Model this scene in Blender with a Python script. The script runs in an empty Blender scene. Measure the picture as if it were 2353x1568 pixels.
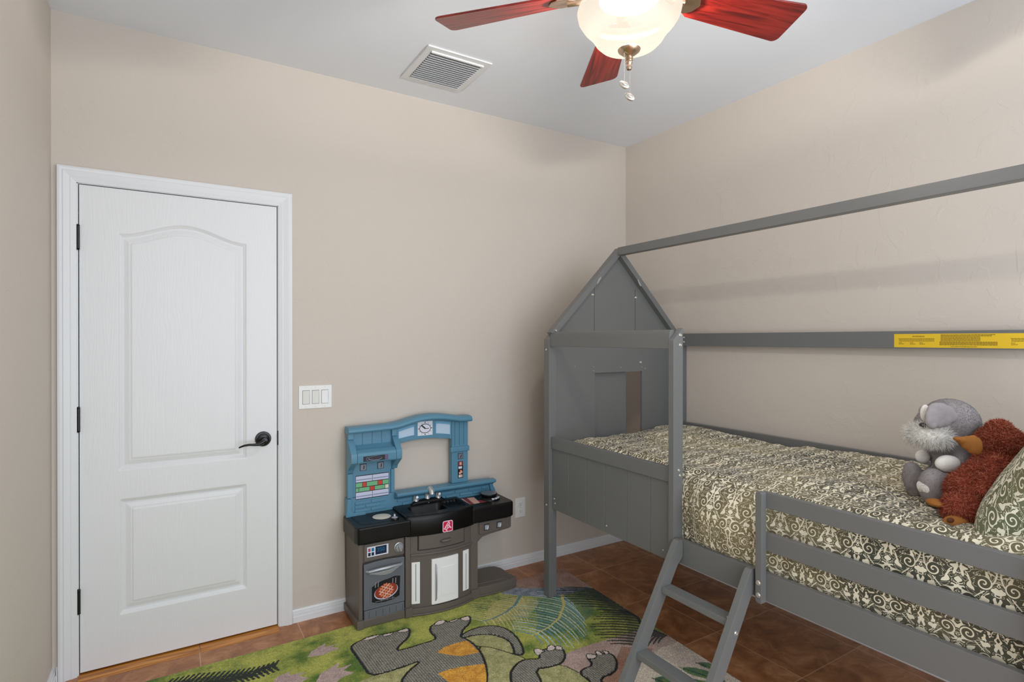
import bpy, bmesh, math, random
import numpy as np
from mathutils import Vector, Matrix, noise
random.seed(7); rng = np.random.default_rng(5)
PI = math.pi
C = bpy.context.scene.collection
sc = bpy.context.scene

# ------------------------------------------------------------------ camera, world, added fill light, exposure
FPX = 1276.68                                   # focal length in pixels of the 2353 px wide frame
CAM = Vector((-2.7113, -2.9069, 1.4001)); YAW = 0.54905; PITCH = -0.00276
FW = Vector((math.sin(YAW)*math.cos(PITCH), math.cos(YAW)*math.cos(PITCH), math.sin(PITCH)))
RT = Vector((math.cos(YAW), -math.sin(YAW), 0)); UP = RT.cross(FW)
cd = bpy.data.cameras.new('camera'); cam = bpy.data.objects.new('camera', cd); C.objects.link(cam)
cd.sensor_width = 36; cd.lens = 36*FPX/2353; cd.clip_start = .02
cam.matrix_world = Matrix(((RT.x, UP.x, -FW.x, CAM.x), (RT.y, UP.y, -FW.y, CAM.y), (RT.z, UP.z, -FW.z, CAM.z), (0, 0, 0, 1)))
sc.camera = cam
w = bpy.data.worlds.new('world'); sc.world = w; w.use_nodes = True
w.node_tree.nodes['Background'].inputs[0].default_value = (.75, .85, 1, 1)
w.node_tree.nodes['Background'].inputs[1].default_value = .6
def area(name, loc, direc, sx, sy, power, col):
    l = bpy.data.lights.new(name, 'AREA'); l.shape = 'RECTANGLE'; l.size = sx; l.size_y = sy; l.energy = power; l.color = col
    o = bpy.data.objects.new(name, l); C.objects.link(o); o.location = loc
    o.rotation_euler = Vector(direc).to_track_quat('-Z', 'Y').to_euler(); return o
area('added_fill', (-1.60, -3.42, 1.36), (-.06, 1, .10), 2.9, 2.3, 56, (.85, .925, 1.0))  # unseen fill light added behind the camera to even out the room
sc.view_settings.view_transform = 'Standard'; sc.view_settings.look = 'None'
sc.view_settings.exposure = 0.0; sc.view_settings.gamma = 1; sc.view_settings.use_curve_mapping = False
BULB_W, BOWL_E = 64, .34

def at(px, py, depth):                          # the point at that pixel, DEPTH metres in front of the camera
    return CAM + depth*(FW + (px-1176.5)/FPX*RT + (784-py)/FPX*UP)
def onfloor(px, py, z=0.0):
    d = FW + (px-1176.5)/FPX*RT + (784-py)/FPX*UP
    t = (z-CAM.z)/d.z
    p = CAM + t*d; return (p.x, p.y)

# ------------------------------------------------------------------ materials
def s2l(c): return tuple(((v/255)/12.92 if v/255 <= .04045 else ((v/255+.055)/1.055)**2.4) for v in c)
def new_mat(name):
    m = bpy.data.materials.new(name); m.use_nodes = True
    return m, m.node_tree, m.node_tree.nodes['Principled BSDF']
def N(nt, typ, **kw):
    n = nt.nodes.new(typ)
    for k, v in kw.items():
        if k in n.inputs: n.inputs[k].default_value = v
        else: setattr(n, k, v)
    return n
def mth(nt, op, a, b=None, c=None, clamp=False):
    n = nt.nodes.new('ShaderNodeMath'); n.operation = op; n.use_clamp = clamp
    for i, x in enumerate((a, b, c)):
        if x is None: continue
        if isinstance(x, (int, float)): n.inputs[i].default_value = x
        else: nt.links.new(x, n.inputs[i])
    return n.outputs[0]
def mixc(nt, fac, a, b):
    n = nt.nodes.new('ShaderNodeMix'); n.data_type = 'RGBA'
    for s, x in ((n.inputs[0], fac), (n.inputs[6], a), (n.inputs[7], b)):
        if isinstance(x, (int, float)): s.default_value = x
        elif isinstance(x, tuple): s.default_value = (*x, 1) if len(x) == 3 else x
        else: nt.links.new(x, s)
    return n.outputs[2]
def mat(name, rgb, rough=.5, metal=0, nscale=0, namt=0, bump=0, bscale=60, spec=.5, coat=0):
    m, nt, b = new_mat(name); c = s2l(rgb)
    b.inputs['Base Color'].default_value = (*c, 1); b.inputs['Roughness'].default_value = rough
    b.inputs['Metallic'].default_value = metal; b.inputs['Specular IOR Level'].default_value = spec
    b.inputs['Coat Weight'].default_value = coat
    tc = N(nt, 'ShaderNodeTexCoord')
    if namt:
        n = N(nt, 'ShaderNodeTexNoise', Scale=nscale, Detail=4.0); nt.links.new(tc.outputs['Object'], n.inputs['Vector'])
        o = mixc(nt, n.outputs[0], tuple(v*(1-namt) for v in c), tuple(min(1, v*(1+namt)) for v in c))
        nt.links.new(o, b.inputs['Base Color'])
    if bump:
        n = N(nt, 'ShaderNodeTexNoise', Scale=bscale, Detail=3.0); nt.links.new(tc.outputs['Object'], n.inputs['Vector'])
        bn = N(nt, 'ShaderNodeBump', Strength=1.0, Distance=bump); nt.links.new(n.outputs[0], bn.inputs['Height'])
        nt.links.new(bn.outputs[0], b.inputs['Normal'])
    return m
def plaster(name, rgb, bst=.55):
    m, nt, b = new_mat(name); c = s2l(rgb); b.inputs['Base Color'].default_value = (*c, 1)
    b.inputs['Roughness'].default_value = .62; b.inputs['Specular IOR Level'].default_value = .35
    tc = N(nt, 'ShaderNodeTexCoord')
    n1 = N(nt, 'ShaderNodeTexNoise', Scale=9.0, Detail=5.0, Distortion=1.3); nt.links.new(tc.outputs['Object'], n1.inputs['Vector'])
    n2 = N(nt, 'ShaderNodeTexNoise', Scale=70.0, Detail=2.0); nt.links.new(tc.outputs['Object'], n2.inputs['Vector'])
    k = mth(nt, 'GREATER_THAN', n1.outputs[0], .56)
    sm = N(nt, 'ShaderNodeMapRange', interpolation_type='SMOOTHSTEP'); sm.inputs[1].default_value = .56; sm.inputs[2].default_value = .60
    nt.links.new(n1.outputs[0], sm.inputs[0])
    h = mth(nt, 'ADD', mth(nt, 'MULTIPLY', sm.outputs[0], .55), mth(nt, 'MULTIPLY', n2.outputs[0], .45))
    bn = N(nt, 'ShaderNodeBump', Strength=bst, Distance=.0012); nt.links.new(h, bn.inputs['Height']); nt.links.new(bn.outputs[0], b.inputs['Normal'])
    return m
M = {}
M['wall'] = plaster('wall_paint', (211, 201, 190)); M['ceil'] = plaster('ceiling_paint', (236, 240, 246), .22)
M['white'] = mat('white_paint', (232, 234, 236), .38)
M['switch'] = mat('switch_plastic', (240, 240, 238), .35); M['switch2'] = mat('rocker_plastic', (228, 227, 220), .35)
M['slot'] = mat('dark_gap', (40, 38, 36), .8)
M['blackm'] = mat('black_iron', (14, 14, 15), .32, .3, coat=.3)
M['grey'] = mat('grey_bed_paint', (113, 114, 113), .42, 0, 7, .03, .0003, 30)
M['worn'] = mat('worn_grey_paint', (158, 158, 155), .6); M['screw'] = mat('steel_screw', (215, 212, 205), .3, .8)
M['brass'] = mat('antique_brass', (206, 180, 156), .26, 1)
M['chain'] = mat('nickel_chain', (225, 222, 215), .25, .9)
M['ventw'] = mat('vent_white', (226, 227, 228), .4); M['ventd'] = mat('vent_dark', (52, 52, 54), .9)
M['taupe'] = mat('taupe_plastic', (101, 93, 86), .45, 0, 4, .04, .0002, 400)
M['blackp'] = mat('black_plastic', (11, 11, 12), .34, 0, 0, 0, .0002, 300, spec=.32)
M['bluep'] = mat('teal_blue_plastic', (88, 140, 166), .38, 0, 0, 0, .0002, 300)
M['blueg'] = mat('teal_groove_shade', (52, 92, 116), .6)  # darker copy of the teal, painting the shade in moulded grooves
M['ovengrey'] = mat('oven_grey_plastic', (104, 108, 114), .38); M['silver'] = mat('silver_plastic', (176, 180, 186), .25, .45)
M['whitep'] = mat('white_plastic', (246, 246, 244), .35); M['cream'] = mat('cream_plate', (226, 220, 208), .5)
M['ink'] = mat('sticker_black', (20, 18, 24), .4); M['pink'] = mat('sticker_crimson', (206, 22, 76), .4)
M['lpink'] = mat('sticker_pale_pink', (250, 205, 220), .4); M['lblue'] = mat('sticker_pale_blue', (188, 212, 232), .35)
M['mblue'] = mat('sticker_mid_blue', (110, 168, 205), .35); M['stw'] = mat('sticker_white', (226, 228, 240), .4)
M['tilew'] = mat('tile_lilac', (206, 212, 236), .3); M['tiled'] = mat('tile_shade_stripe', (150, 158, 188), .3)
M['green'] = mat('tile_green', (118, 186, 136), .35); M['red'] = mat('tile_red', (206, 66, 48), .35)
M['cyan'] = mat('lcd_blue', (20, 120, 170), .3); M['navy'] = mat('lcd_navy', (14, 36, 66), .3); M['rose'] = mat('button_rose', (176, 82, 108), .4)
M['orange'] = mat('pie_crust', (224, 134, 96), .5); M['dorange'] = mat('pie_filling', (150, 54, 28), .5)
M['mauve'] = mat('display_plum', (104, 84, 122), .4); M['steel'] = mat('grey_disc', (132, 138, 150), .3, .3)
M['salmon'] = mat('sticker_salmon', (226, 176, 158), .45); M['maroon'] = mat('sticker_maroon', (140, 54, 58), .45)
M['yellow'] = mat('label_yellow', (236, 196, 40), .45); M['ltext'] = mat('label_print', (124, 98, 20), .6)
M['logogrey'] = mat('logo_grey', (120, 120, 122), .5)
M['eye'] = mat('glass_eye', (26, 20, 18), .12, coat=.6)
M['gplush'] = mat('grey_plush', (158, 152, 152), .95, 0, 30, .16, .0015, 260, spec=.15)
M['wplush'] = mat('white_plush', (250, 247, 240), .95, 0, 30, .05, .0015, 260, spec=.15)
M['bplush'] = mat('brown_plush', (150, 70, 52), .9, 0, 60, .45, .002, 200, spec=.2)
M['bplush2'] = mat('light_brown_fur', (204, 122, 96), .8, spec=.3)
M['tan'] = mat('tan_velour', (160, 104, 50), .85, 0, 40, .2, .001, 300, spec=.2)
M['dtan'] = mat('dark_pad', (92, 48, 20), .85)

def wood_mat(name, c1, c2, c3, axis_scale, rough, coat=.0):
    m, nt, b = new_mat(name); b.inputs['Roughness'].default_value = rough; b.inputs['Coat Weight'].default_value = coat
    b.inputs['Coat Roughness'].default_value = .15
    tc = N(nt, 'ShaderNodeTexCoord'); mp = N(nt, 'ShaderNodeMapping'); mp.inputs['Scale'].default_value = axis_scale
    nt.links.new(tc.outputs['UV'], mp.inputs[0])
    n = N(nt, 'ShaderNodeTexNoise', Scale=1.0, Detail=6.0, Distortion=.8); nt.links.new(mp.outputs[0], n.inputs['Vector'])
    r = N(nt, 'ShaderNodeValToRGB'); e = r.color_ramp.elements
    e[0].position = .3; e[0].color = (*s2l(c1), 1); e[1].position = .72; e[1].color = (*s2l(c3), 1)
    k = e.new(.5); k.color = (*s2l(c2), 1); nt.links.new(n.outputs[0], r.inputs[0]); nt.links.new(r.outputs[0], b.inputs['Base Color'])
    return m
M['cherry'] = wood_mat('cherry_blade', (78, 14, 12), (128, 26, 20), (158, 42, 32), (5, 70, 1), .32, .3)
M['leakglow'] = wood_mat('light_leak_orange', (150, 84, 24), (196, 124, 44), (222, 156, 70), (4, 60, 1), .4, .2)  # grained orange that paints the glow of light under the door

def floor_mat():
    m, nt, b = new_mat('terracotta_floor_tile')
    tc = N(nt, 'ShaderNodeTexCoord'); sp = N(nt, 'ShaderNodeSeparateXYZ'); nt.links.new(tc.outputs['Object'], sp.inputs[0])
    T = .4235
    def grout(o, off):
        v = mth(nt, 'PINGPONG', mth(nt, 'ADD', o, off), T/2)   # 0 at the grout line
        return mth(nt, 'LESS_THAN', v, .0021), v
    gx, _ = grout(sp.outputs[0], .491+T*20); gy, _ = grout(sp.outputs[1], .307+T*20)
    g = mth(nt, 'MAXIMUM', gx, gy)
    cx = mth(nt, 'FLOOR', mth(nt, 'DIVIDE', mth(nt, 'ADD', sp.outputs[0], .491+T*20), T)); cy = mth(nt, 'FLOOR', mth(nt, 'DIVIDE', mth(nt, 'ADD', sp.outputs[1], .307+T*20), T))
    cb = N(nt, 'ShaderNodeCombineXYZ'); nt.links.new(cx, cb.inputs[0]); nt.links.new(cy, cb.inputs[1])
    wn = N(nt, 'ShaderNodeTexWhiteNoise'); nt.links.new(cb.outputs[0], wn.inputs['Vector'])
    n = N(nt, 'ShaderNodeTexNoise', Scale=9.0, Detail=8.0, Roughness=.68, Distortion=.6)
    va = N(nt, 'ShaderNodeVectorMath', operation='ADD'); sc_ = N(nt, 'ShaderNodeVectorMath', operation='SCALE'); sc_.inputs[3].default_value = 7
    nt.links.new(wn.outputs['Color'], sc_.inputs[0]); nt.links.new(tc.outputs['Object'], va.inputs[0]); nt.links.new(sc_.outputs[0], va.inputs[1])
    nt.links.new(va.outputs[0], n.inputs['Vector'])
    r = N(nt, 'ShaderNodeValToRGB'); e = r.color_ramp.elements
    e[0].position = .28; e[0].color = (*s2l((116, 70, 38)), 1); e[1].position = .75; e[1].color = (*s2l((212, 156, 110)), 1)
    k = e.new(.5); k.color = (*s2l((168, 110, 68)), 1)
    nt.links.new(n.outputs[0], r.inputs[0])
    col = mixc(nt, mth(nt, 'MULTIPLY', g, .7), r.outputs[0], s2l((216, 174, 138)))
    nt.links.new(col, b.inputs['Base Color'])
    b.inputs['Roughness'].default_value = .38
    rr = mth(nt, 'ADD', mth(nt, 'MULTIPLY', n.outputs[0], .25), .24); nt.links.new(rr, b.inputs['Roughness'])
    h = mth(nt, 'SUBTRACT', mth(nt, 'MULTIPLY', n.outputs[0], .35), g)
    bn = N(nt, 'ShaderNodeBump', Strength=.6, Distance=.0012); nt.links.new(h, bn.inputs['Height']); nt.links.new(bn.outputs[0], b.inputs['Normal'])
    return m
M['floor'] = floor_mat()

def door_mat():                                   # embossed oak grain under white paint
    m, nt, b = new_mat('embossed_white_door'); b.inputs['Base Color'].default_value = (*s2l((234, 235, 236)), 1)
    b.inputs['Roughness'].default_value = .36
    tc = N(nt, 'ShaderNodeTexCoord'); sp = N(nt, 'ShaderNodeSeparateXYZ'); nt.links.new(tc.outputs['Object'], sp.inputs[0])
    # cathedral grain: distance to a vertical axis stretched, bent by noise
    mp = N(nt, 'ShaderNodeMapping'); mp.inputs['Scale'].default_value = (14, 1, 1.3); nt.links.new(tc.outputs['Object'], mp.inputs[0])
    nz = N(nt, 'ShaderNodeTexNoise', Scale=1.0, Detail=2.0, Distortion=.4); nt.links.new(mp.outputs[0], nz.inputs['Vector'])
    mp2 = N(nt, 'ShaderNodeMapping'); mp2.inputs['Scale'].default_value = (260, 1, 5); nt.links.new(tc.outputs['Object'], mp2.inputs[0])
    nz2 = N(nt, 'ShaderNodeTexNoise', Scale=1.0, Detail=2.0); nt.links.new(mp2.outputs[0], nz2.inputs['Vector'])
    ph = mth(nt, 'ADD', mth(nt, 'MULTIPLY', nz.outputs[0], 95), mth(nt, 'MULTIPLY', sp.outputs[2], 9))
    wv = mth(nt, 'SINE', ph)
    h = mth(nt, 'ADD', mth(nt, 'MULTIPLY', wv, .30), mth(nt, 'MULTIPLY', nz2.outputs[0], .7))
    bn = N(nt, 'ShaderNodeBump', Strength=.5, Distance=.0005); nt.links.new(h, bn.inputs['Height']); nt.links.new(bn.outputs[0], b.inputs['Normal'])
    return m
M['door'] = door_mat()

def damask(name, seed=0.0, dark=(50, 54, 46), olive=(122, 112, 80), ivory=(240, 230, 204)):
    m, nt, b = new_mat(name); b.inputs['Roughness'].default_value = .75; b.inputs['Specular IOR Level'].default_value = .3
    b.inputs['Sheen Weight'].default_value = .15
    tc = N(nt, 'ShaderNodeTexCoord'); sp = N(nt, 'ShaderNodeSeparateXYZ'); nt.links.new(tc.outputs['UV'], sp.inputs[0])
    PU, PV = .085, .13
    # every second row of motifs is shifted by half a repeat
    row = mth(nt, 'MODULO', mth(nt, 'FLOOR', mth(nt, 'DIVIDE', mth(nt, 'ADD', sp.outputs[1], 10.0), 2*PV)), 2)
    uu = mth(nt, 'ADD', mth(nt, 'ADD', sp.outputs[0], 10.0), mth(nt, 'MULTIPLY', row, PU))
    u = mth(nt, 'PINGPONG', uu, PU); v = mth(nt, 'PINGPONG', mth(nt, 'ADD', sp.outputs[1], 10.0), PV)
    cb = N(nt, 'ShaderNodeCombineXYZ'); nt.links.new(u, cb.inputs[0]); nt.links.new(v, cb.inputs[1]); cb.inputs[2].default_value = 3.1+seed
    n1 = N(nt, 'ShaderNodeTexNoise', Scale=52.0, Detail=.3, Distortion=.9); nt.links.new(cb.outputs[0], n1.inputs['Vector'])
    n2 = N(nt, 'ShaderNodeTexNoise', Scale=36.0, Detail=.3, Distortion=.8); cb2 = N(nt, 'ShaderNodeVectorMath', operation='ADD')
    cb2.inputs[1].default_value = (5, 2, 1); nt.links.new(cb.outputs[0], cb2.inputs[0]); nt.links.new(cb2.outputs[0], n2.inputs['Vector'])
    blob = mth(nt, 'GREATER_THAN', n1.outputs[0], .60)
    line = mth(nt, 'LESS_THAN', mth(nt, 'ABSOLUTE', mth(nt, 'SUBTRACT', n2.outputs[0], .5)), .020)
    line2 = mth(nt, 'LESS_THAN', mth(nt, 'ABSOLUTE', mth(nt, 'SUBTRACT', n1.outputs[0], .43)), .014)
    # ogee trellis
    c = mth(nt, 'MULTIPLY', mth(nt, 'COSINE', mth(nt, 'MULTIPLY', v, PI/PV)), PU*.45)
    og = mth(nt, 'LESS_THAN', mth(nt, 'ABSOLUTE', mth(nt, 'SUBTRACT', mth(nt, 'SUBTRACT', u, PU/2), c)), .0020)
    k = mth(nt, 'MAXIMUM', mth(nt, 'MAXIMUM', blob, line), mth(nt, 'MAXIMUM', line2, og))
    for (cx_, cy_, R_, p_, ph, hand) in ((PU*.64, PV*.24, .0185, .0115, .1, 1), (PU*.28, PV*.66, .020, .0120, .6, -1)):
        du = mth(nt, 'SUBTRACT', u, cx_); dv_ = mth(nt, 'SUBTRACT', v, cy_)
        r_ = mth(nt, 'SQRT', mth(nt, 'ADD', mth(nt, 'MULTIPLY', du, du), mth(nt, 'MULTIPLY', dv_, dv_)))
        th = mth(nt, 'DIVIDE', mth(nt, 'ARCTAN2', dv_, du), 2*PI)
        fr_ = mth(nt, 'FRACT', mth(nt, 'ADD', mth(nt, 'ADD', mth(nt, 'DIVIDE', r_, p_), mth(nt, 'MULTIPLY', th, hand)), 5+ph))
        sp2_ = mth(nt, 'LESS_THAN', mth(nt, 'ABSOLUTE', mth(nt, 'SUBTRACT', fr_, .5)), .15)
        ins = mth(nt, 'LESS_THAN', r_, R_)
        k = mth(nt, 'ADD', mth(nt, 'MULTIPLY', k, mth(nt, 'SUBTRACT', 1.0, ins)), mth(nt, 'MULTIPLY', sp2_, ins))
    big = N(nt, 'ShaderNodeTexNoise', Scale=2.6, Detail=1.0); nt.links.new(tc.outputs['UV'], big.inputs['Vector'])
    bf = N(nt, 'ShaderNodeMapRange'); bf.inputs[1].default_value = .4; bf.inputs[2].default_value = .6; nt.links.new(big.outputs[0], bf.inputs[0])
    ground = mixc(nt, bf.outputs[0], s2l(dark), s2l(olive))
    fine = N(nt, 'ShaderNodeTexNoise', Scale=900.0, Detail=1.0); nt.links.new(tc.outputs['UV'], fine.inputs['Vector'])
    ground = mixc(nt, mth(nt, 'MULTIPLY', fine.outputs[0], .32), ground, s2l((150, 140, 110)))
    nt.links.new(mixc(nt, k, ground, s2l(ivory)), b.inputs['Base Color'])
    bn = N(nt, 'ShaderNodeBump', Strength=.3, Distance=.001); nt.links.new(fine.outputs[0], bn.inputs['Height']); nt.links.new(bn.outputs[0], b.inputs['Normal'])
    return m
M['damask'] = damask('green_damask_cotton'); M['damask2'] = damask('green_damask_pillowcase', 0.0, (86, 94, 66), (124, 124, 90), (234, 228, 204))

# ------------------------------------------------------------------ mesh helpers
class MB:
    def __init__(s): s.v = []; s.f = []; s.mi = []; s.mats = []
    def add(s, vs, fs, m):
        if m not in s.mats: s.mats.append(m)
        k = s.mats.index(m); o = len(s.v); s.v += [tuple(p) for p in vs]
        for f in fs: s.f.append(tuple(i+o for i in f)); s.mi.append(k)
        return s
    def box(s, x0, x1, y0, y1, z0, z1, m):
        return s.add([(x0, y0, z0), (x1, y0, z0), (x1, y1, z0), (x0, y1, z0), (x0, y0, z1), (x1, y0, z1), (x1, y1, z1), (x0, y1, z1)],
                     [(0, 3, 2, 1), (4, 5, 6, 7), (0, 1, 5, 4), (1, 2, 6, 5), (2, 3, 7, 6), (3, 0, 4, 7)], m)
    def prism(s, poly, ax, a0, a1, m):            # ax 'z': poly is xy; 'y': xz; 'x': yz
        def P(p, a): return {'z': (p[0], p[1], a), 'y': (p[0], a, p[1]), 'x': (a, p[0], p[1])}[ax]
        n = len(poly); vs = [P(p, a0) for p in poly]+[P(p, a1) for p in poly]
        return s.add(vs, [tuple(range(n)), tuple(range(2*n-1, n-1, -1))]+[(i, i+n, (i+1) % n+n, (i+1) % n) for i in range(n)], m)
    def slab(s, p0, p1, wdt, ht, m, up=(0, 0, 1)): # a bar from p0 to p1
        p0 = Vector(p0); p1 = Vector(p1); d = (p1-p0).normalized(); a = d.cross(Vector(up)).normalized(); b = a.cross(d).normalized()
        vs = [p+a*i*wdt/2+b*j*ht/2 for p in (p0, p1) for i, j in ((-1, -1), (1, -1), (1, 1), (-1, 1))]
        return s.add(vs, [(0, 1, 2, 3), (7, 6, 5, 4), (0, 4, 5, 1), (1, 5, 6, 2), (2, 6, 7, 3), (3, 7, 4, 0)], m)
    def lathe(s, prof, c, m, n=32, ax='z', sq=None):
        vs = []; fs = []
        for r, h in prof:
            for k in range(n):
                a = 2*PI*k/n; x, y = r*math.cos(a), r*math.sin(a)
                if sq: x *= sq[0]; y *= sq[1]
                vs.append({'z': (c[0]+x, c[1]+y, c[2]+h), 'y': (c[0]+x, c[1]+h, c[2]+y), 'x': (c[0]+h, c[1]+x, c[2]+y)}[ax])
        for i in range(len(prof)-1):
            for k in range(n): fs.append((i*n+k, i*n+(k+1) % n, (i+1)*n+(k+1) % n, (i+1)*n+k))
        if prof[0][0] > 1e-5: fs.append(tuple(range(n-1, -1, -1)))
        if prof[-1][0] > 1e-5: fs.append(tuple((len(prof)-1)*n+k for k in range(n)))
        return s.add(vs, fs, m)
    def tube(s, pts, rad, m, n=10, caps=True):
        pts = [Vector(p) for p in pts]; L = len(pts)
        if isinstance(rad, (int, float)): rad = [rad]*L
        vs = []; fs = []; ref = None
        for i, p in enumerate(pts):
            d = (pts[min(i+1, L-1)]-pts[max(i-1, 0)]).normalized()
            if ref is None: ref = d.orthogonal().normalized()
            a = (ref-d*ref.dot(d)).normalized(); ref = a; b = d.cross(a)
            for k in range(n):
                t = 2*PI*k/n; vs.append(p+(a*math.cos(t)+b*math.sin(t))*rad[i])
        for i in range(L-1):
            for k in range(n): fs.append((i*n+k, i*n+(k+1) % n, (i+1)*n+(k+1) % n, (i+1)*n+k))
        if caps: fs.append(tuple(range(n-1, -1, -1))); fs.append(tuple((L-1)*n+k for k in range(n)))
        return s.add(vs, fs, m)
    def ell(s, c, r, m, rot=None, n=20, k=12):
        c = Vector(c); vs = []; fs = []
        for i in range(k+1):
            th = PI*i/k
            for j in range(n):
                p = Vector((r[0]*math.sin(th)*math.cos(2*PI*j/n), r[1]*math.sin(th)*math.sin(2*PI*j/n), r[2]*math.cos(th)))
                if rot is not None: p = rot @ p
                vs.append(c+p)
        for i in range(k):
            for j in range(n): fs.append((i*n+j, (i+1)*n+j, (i+1)*n+(j+1) % n, i*n+(j+1) % n))
        return s.add(vs, fs, m)
    def quad_y(s, x0, x1, z0, z1, y, m):          # a flat sticker panel facing the room (-y), a fraction of a millimetre thick
        return s.box(x0, x1, y-.0004, y, z0, z1, m)
    def build(s, name, root=None, parent=None, bevel=0, seg=2, smooth=True, ang=38, org=None):
        me = bpy.data.meshes.new(name)
        o0 = Vector(root.location) if root is not None else Vector(org or (0, 0, 0))
        me.from_pydata([Vector(p)-o0 for p in s.v], [], s.f)
        for m in s.mats: me.materials.append(m)
        me.polygons.foreach_set('material_index', s.mi)
        bm = bmesh.new(); bm.from_mesh(me)
        bmesh.ops.remove_doubles(bm, verts=bm.verts, dist=1e-6)
        bmesh.ops.recalc_face_normals(bm, faces=bm.faces)
        if bevel:
            es = [e for e in bm.edges if len(e.link_faces) == 2 and e.calc_face_angle(0) > math.radians(30)]
            bmesh.ops.bevel(bm, geom=es, offset=bevel, segments=seg, affect='EDGES', clamp_overlap=True, profile=.5)
        for e in bm.edges:
            if len(e.link_faces) != 2 or e.calc_face_angle(0) > math.radians(ang): e.smooth = False
        for f in bm.faces: f.smooth = smooth
        bm.to_mesh(me); bm.free()
        o = bpy.data.objects.new(name, me); C.objects.link(o)
        if root is None: o.location = o0
        if bevel: wn_ = o.modifiers.new('weighted', 'WEIGHTED_NORMAL'); wn_.keep_sharp = True; wn_.weight = 100
        p = parent if parent is not None else root
        if p is not None: o.parent = p
        return o
def thing(name, label, cat, loc, group=None):
    o = bpy.data.objects.new(name, None); o.empty_display_size = .1; C.objects.link(o); o.location = loc
    o['label'] = label; o['category'] = cat
    if group: o['group'] = group
    return o
def tag(o, label, cat, group=None):
    o['label'] = label; o['category'] = cat
    if group: o['group'] = group
    return o
def struct(o): o['kind'] = 'structure'; return o
def grid_mesh(name, P, uv=None, mats=(), root=None, parent=None, org=(0, 0, 0), cols=None, closed=False):
    """P: (n, m, 3) array -> one smooth quad mesh"""
    n, m = P.shape[:2]; o0 = np.array(root.location if root is not None else org)
    me = bpy.data.meshes.new(name)
    idx = np.arange(n*m).reshape(n, m)
    q = np.stack([idx[:-1, :-1], idx[1:, :-1], idx[1:, 1:], idx[:-1, 1:]], -1).reshape(-1, 4)
    me.vertices.add(n*m); me.vertices.foreach_set('co', (P.reshape(-1, 3)-o0).astype(np.float32).ravel())
    me.loops.add(q.size); me.loops.foreach_set('vertex_index', q.ravel().astype(np.int32))
    me.polygons.add(len(q)); me.polygons.foreach_set('loop_start', np.arange(0, q.size, 4, dtype=np.int32))
    me.polygons.foreach_set('use_smooth', np.ones(len(q), bool)); me.update(calc_edges=True)
    if uv is not None:
        l = me.uv_layers.new(name='UVMap'); l.data.foreach_set('uv', uv.reshape(-1, 2)[q.ravel()].astype(np.float32).ravel())
    if cols is not None:
        a = me.color_attributes.new('pile', 'FLOAT_COLOR', 'POINT')
        c4 = np.concatenate([cols.reshape(-1, 3), np.ones((n*m, 1))], 1).astype(np.float32); a.data.foreach_set('color', c4.ravel())
    for k in mats: me.materials.append(k)
    me.validate()
    o = bpy.data.objects.new(name, me); C.objects.link(o)
    if root is None: o.location = o0
    p = parent if parent is not None else root
    if p is not None: o.parent = p
    return o
def text(body, size, loc, rot, m, root, parent, name='lettering', ext=.0002, align='CENTER'):
    cu = bpy.data.curves.new(name, 'FONT'); cu.body = body; cu.size = size; cu.extrude = ext; cu.align_x = align; cu.align_y = 'CENTER'
    cu.materials.append(m)
    t_ = bpy.data.objects.new(name, cu); C.objects.link(t_); me = bpy.data.meshes.new_from_object(t_.evaluated_get(bpy.context.evaluated_depsgraph_get())); bpy.data.objects.remove(t_)
    o = bpy.data.objects.new(name, me); C.objects.link(o); o.parent = parent
    o.location = Vector(loc)-Vector(root.location); o.rotation_euler = rot; o['kind'] = 'stuff'
    return o

# ------------------------------------------------------------------ room shell
XC, YB, H = -3.13, -3.46, 2.743
struct(MB().box(XC-.12, .12, YB-.12, .12, -.1, 0, M['floor']).build('floor'))
struct(MB().box(XC-.12, .12, YB-.12, .12, H, H+.1, M['ceil']).build('ceiling'))
wb = MB()                                            # the door wall, with the doorway cut out of it
DX0, DX1, DZ = -3.062, -2.254, 2.066
wb.box(XC-.12, DX0, 0, .12, 0, H, M['wall']).box(DX1, .12, 0, .12, 0, H, M['wall']).box(DX0, DX1, 0, .12, DZ, H, M['wall'])
struct(wb.build('wall_back'))
struct(MB().box(0, .12, YB-.12, 0, 0, H, M['wall']).build('wall_right'))
struct(MB().box(XC-.12, XC, YB-.12, 0, 0, H, M['wall']).build('wall_left'))
wf = MB(); wx0, wx1, wz0, wz1 = -3.05, -.14, .18, 2.52  # wall behind the camera; window opening added for the fill light
wf.box(XC, wx0, YB-.12, YB, 0, H, M['wall']).box(wx1, 0, YB-.12, YB, 0, H, M['wall']).box(wx0, wx1, YB-.12, YB, 0, wz0, M['wall']).box(wx0, wx1, YB-.12, YB, wz1, H, M['wall'])
struct(wf.build('wall_front'))
wn = MB()
wn.box(wx0, wx1, YB-.09, YB-.04, wz0, wz0+.05, M['white']).box(wx0, wx1, YB-.09, YB-.04, wz1-.05, wz1, M['white'])
for x in (wx0, (wx0+wx1)/2-.025, wx1-.05): wn.box(x, x+.05, YB-.09, YB-.04, wz0, wz1, M['white'])
struct(wn.build('added_window'))  # unseen frame added around the fill light
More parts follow.
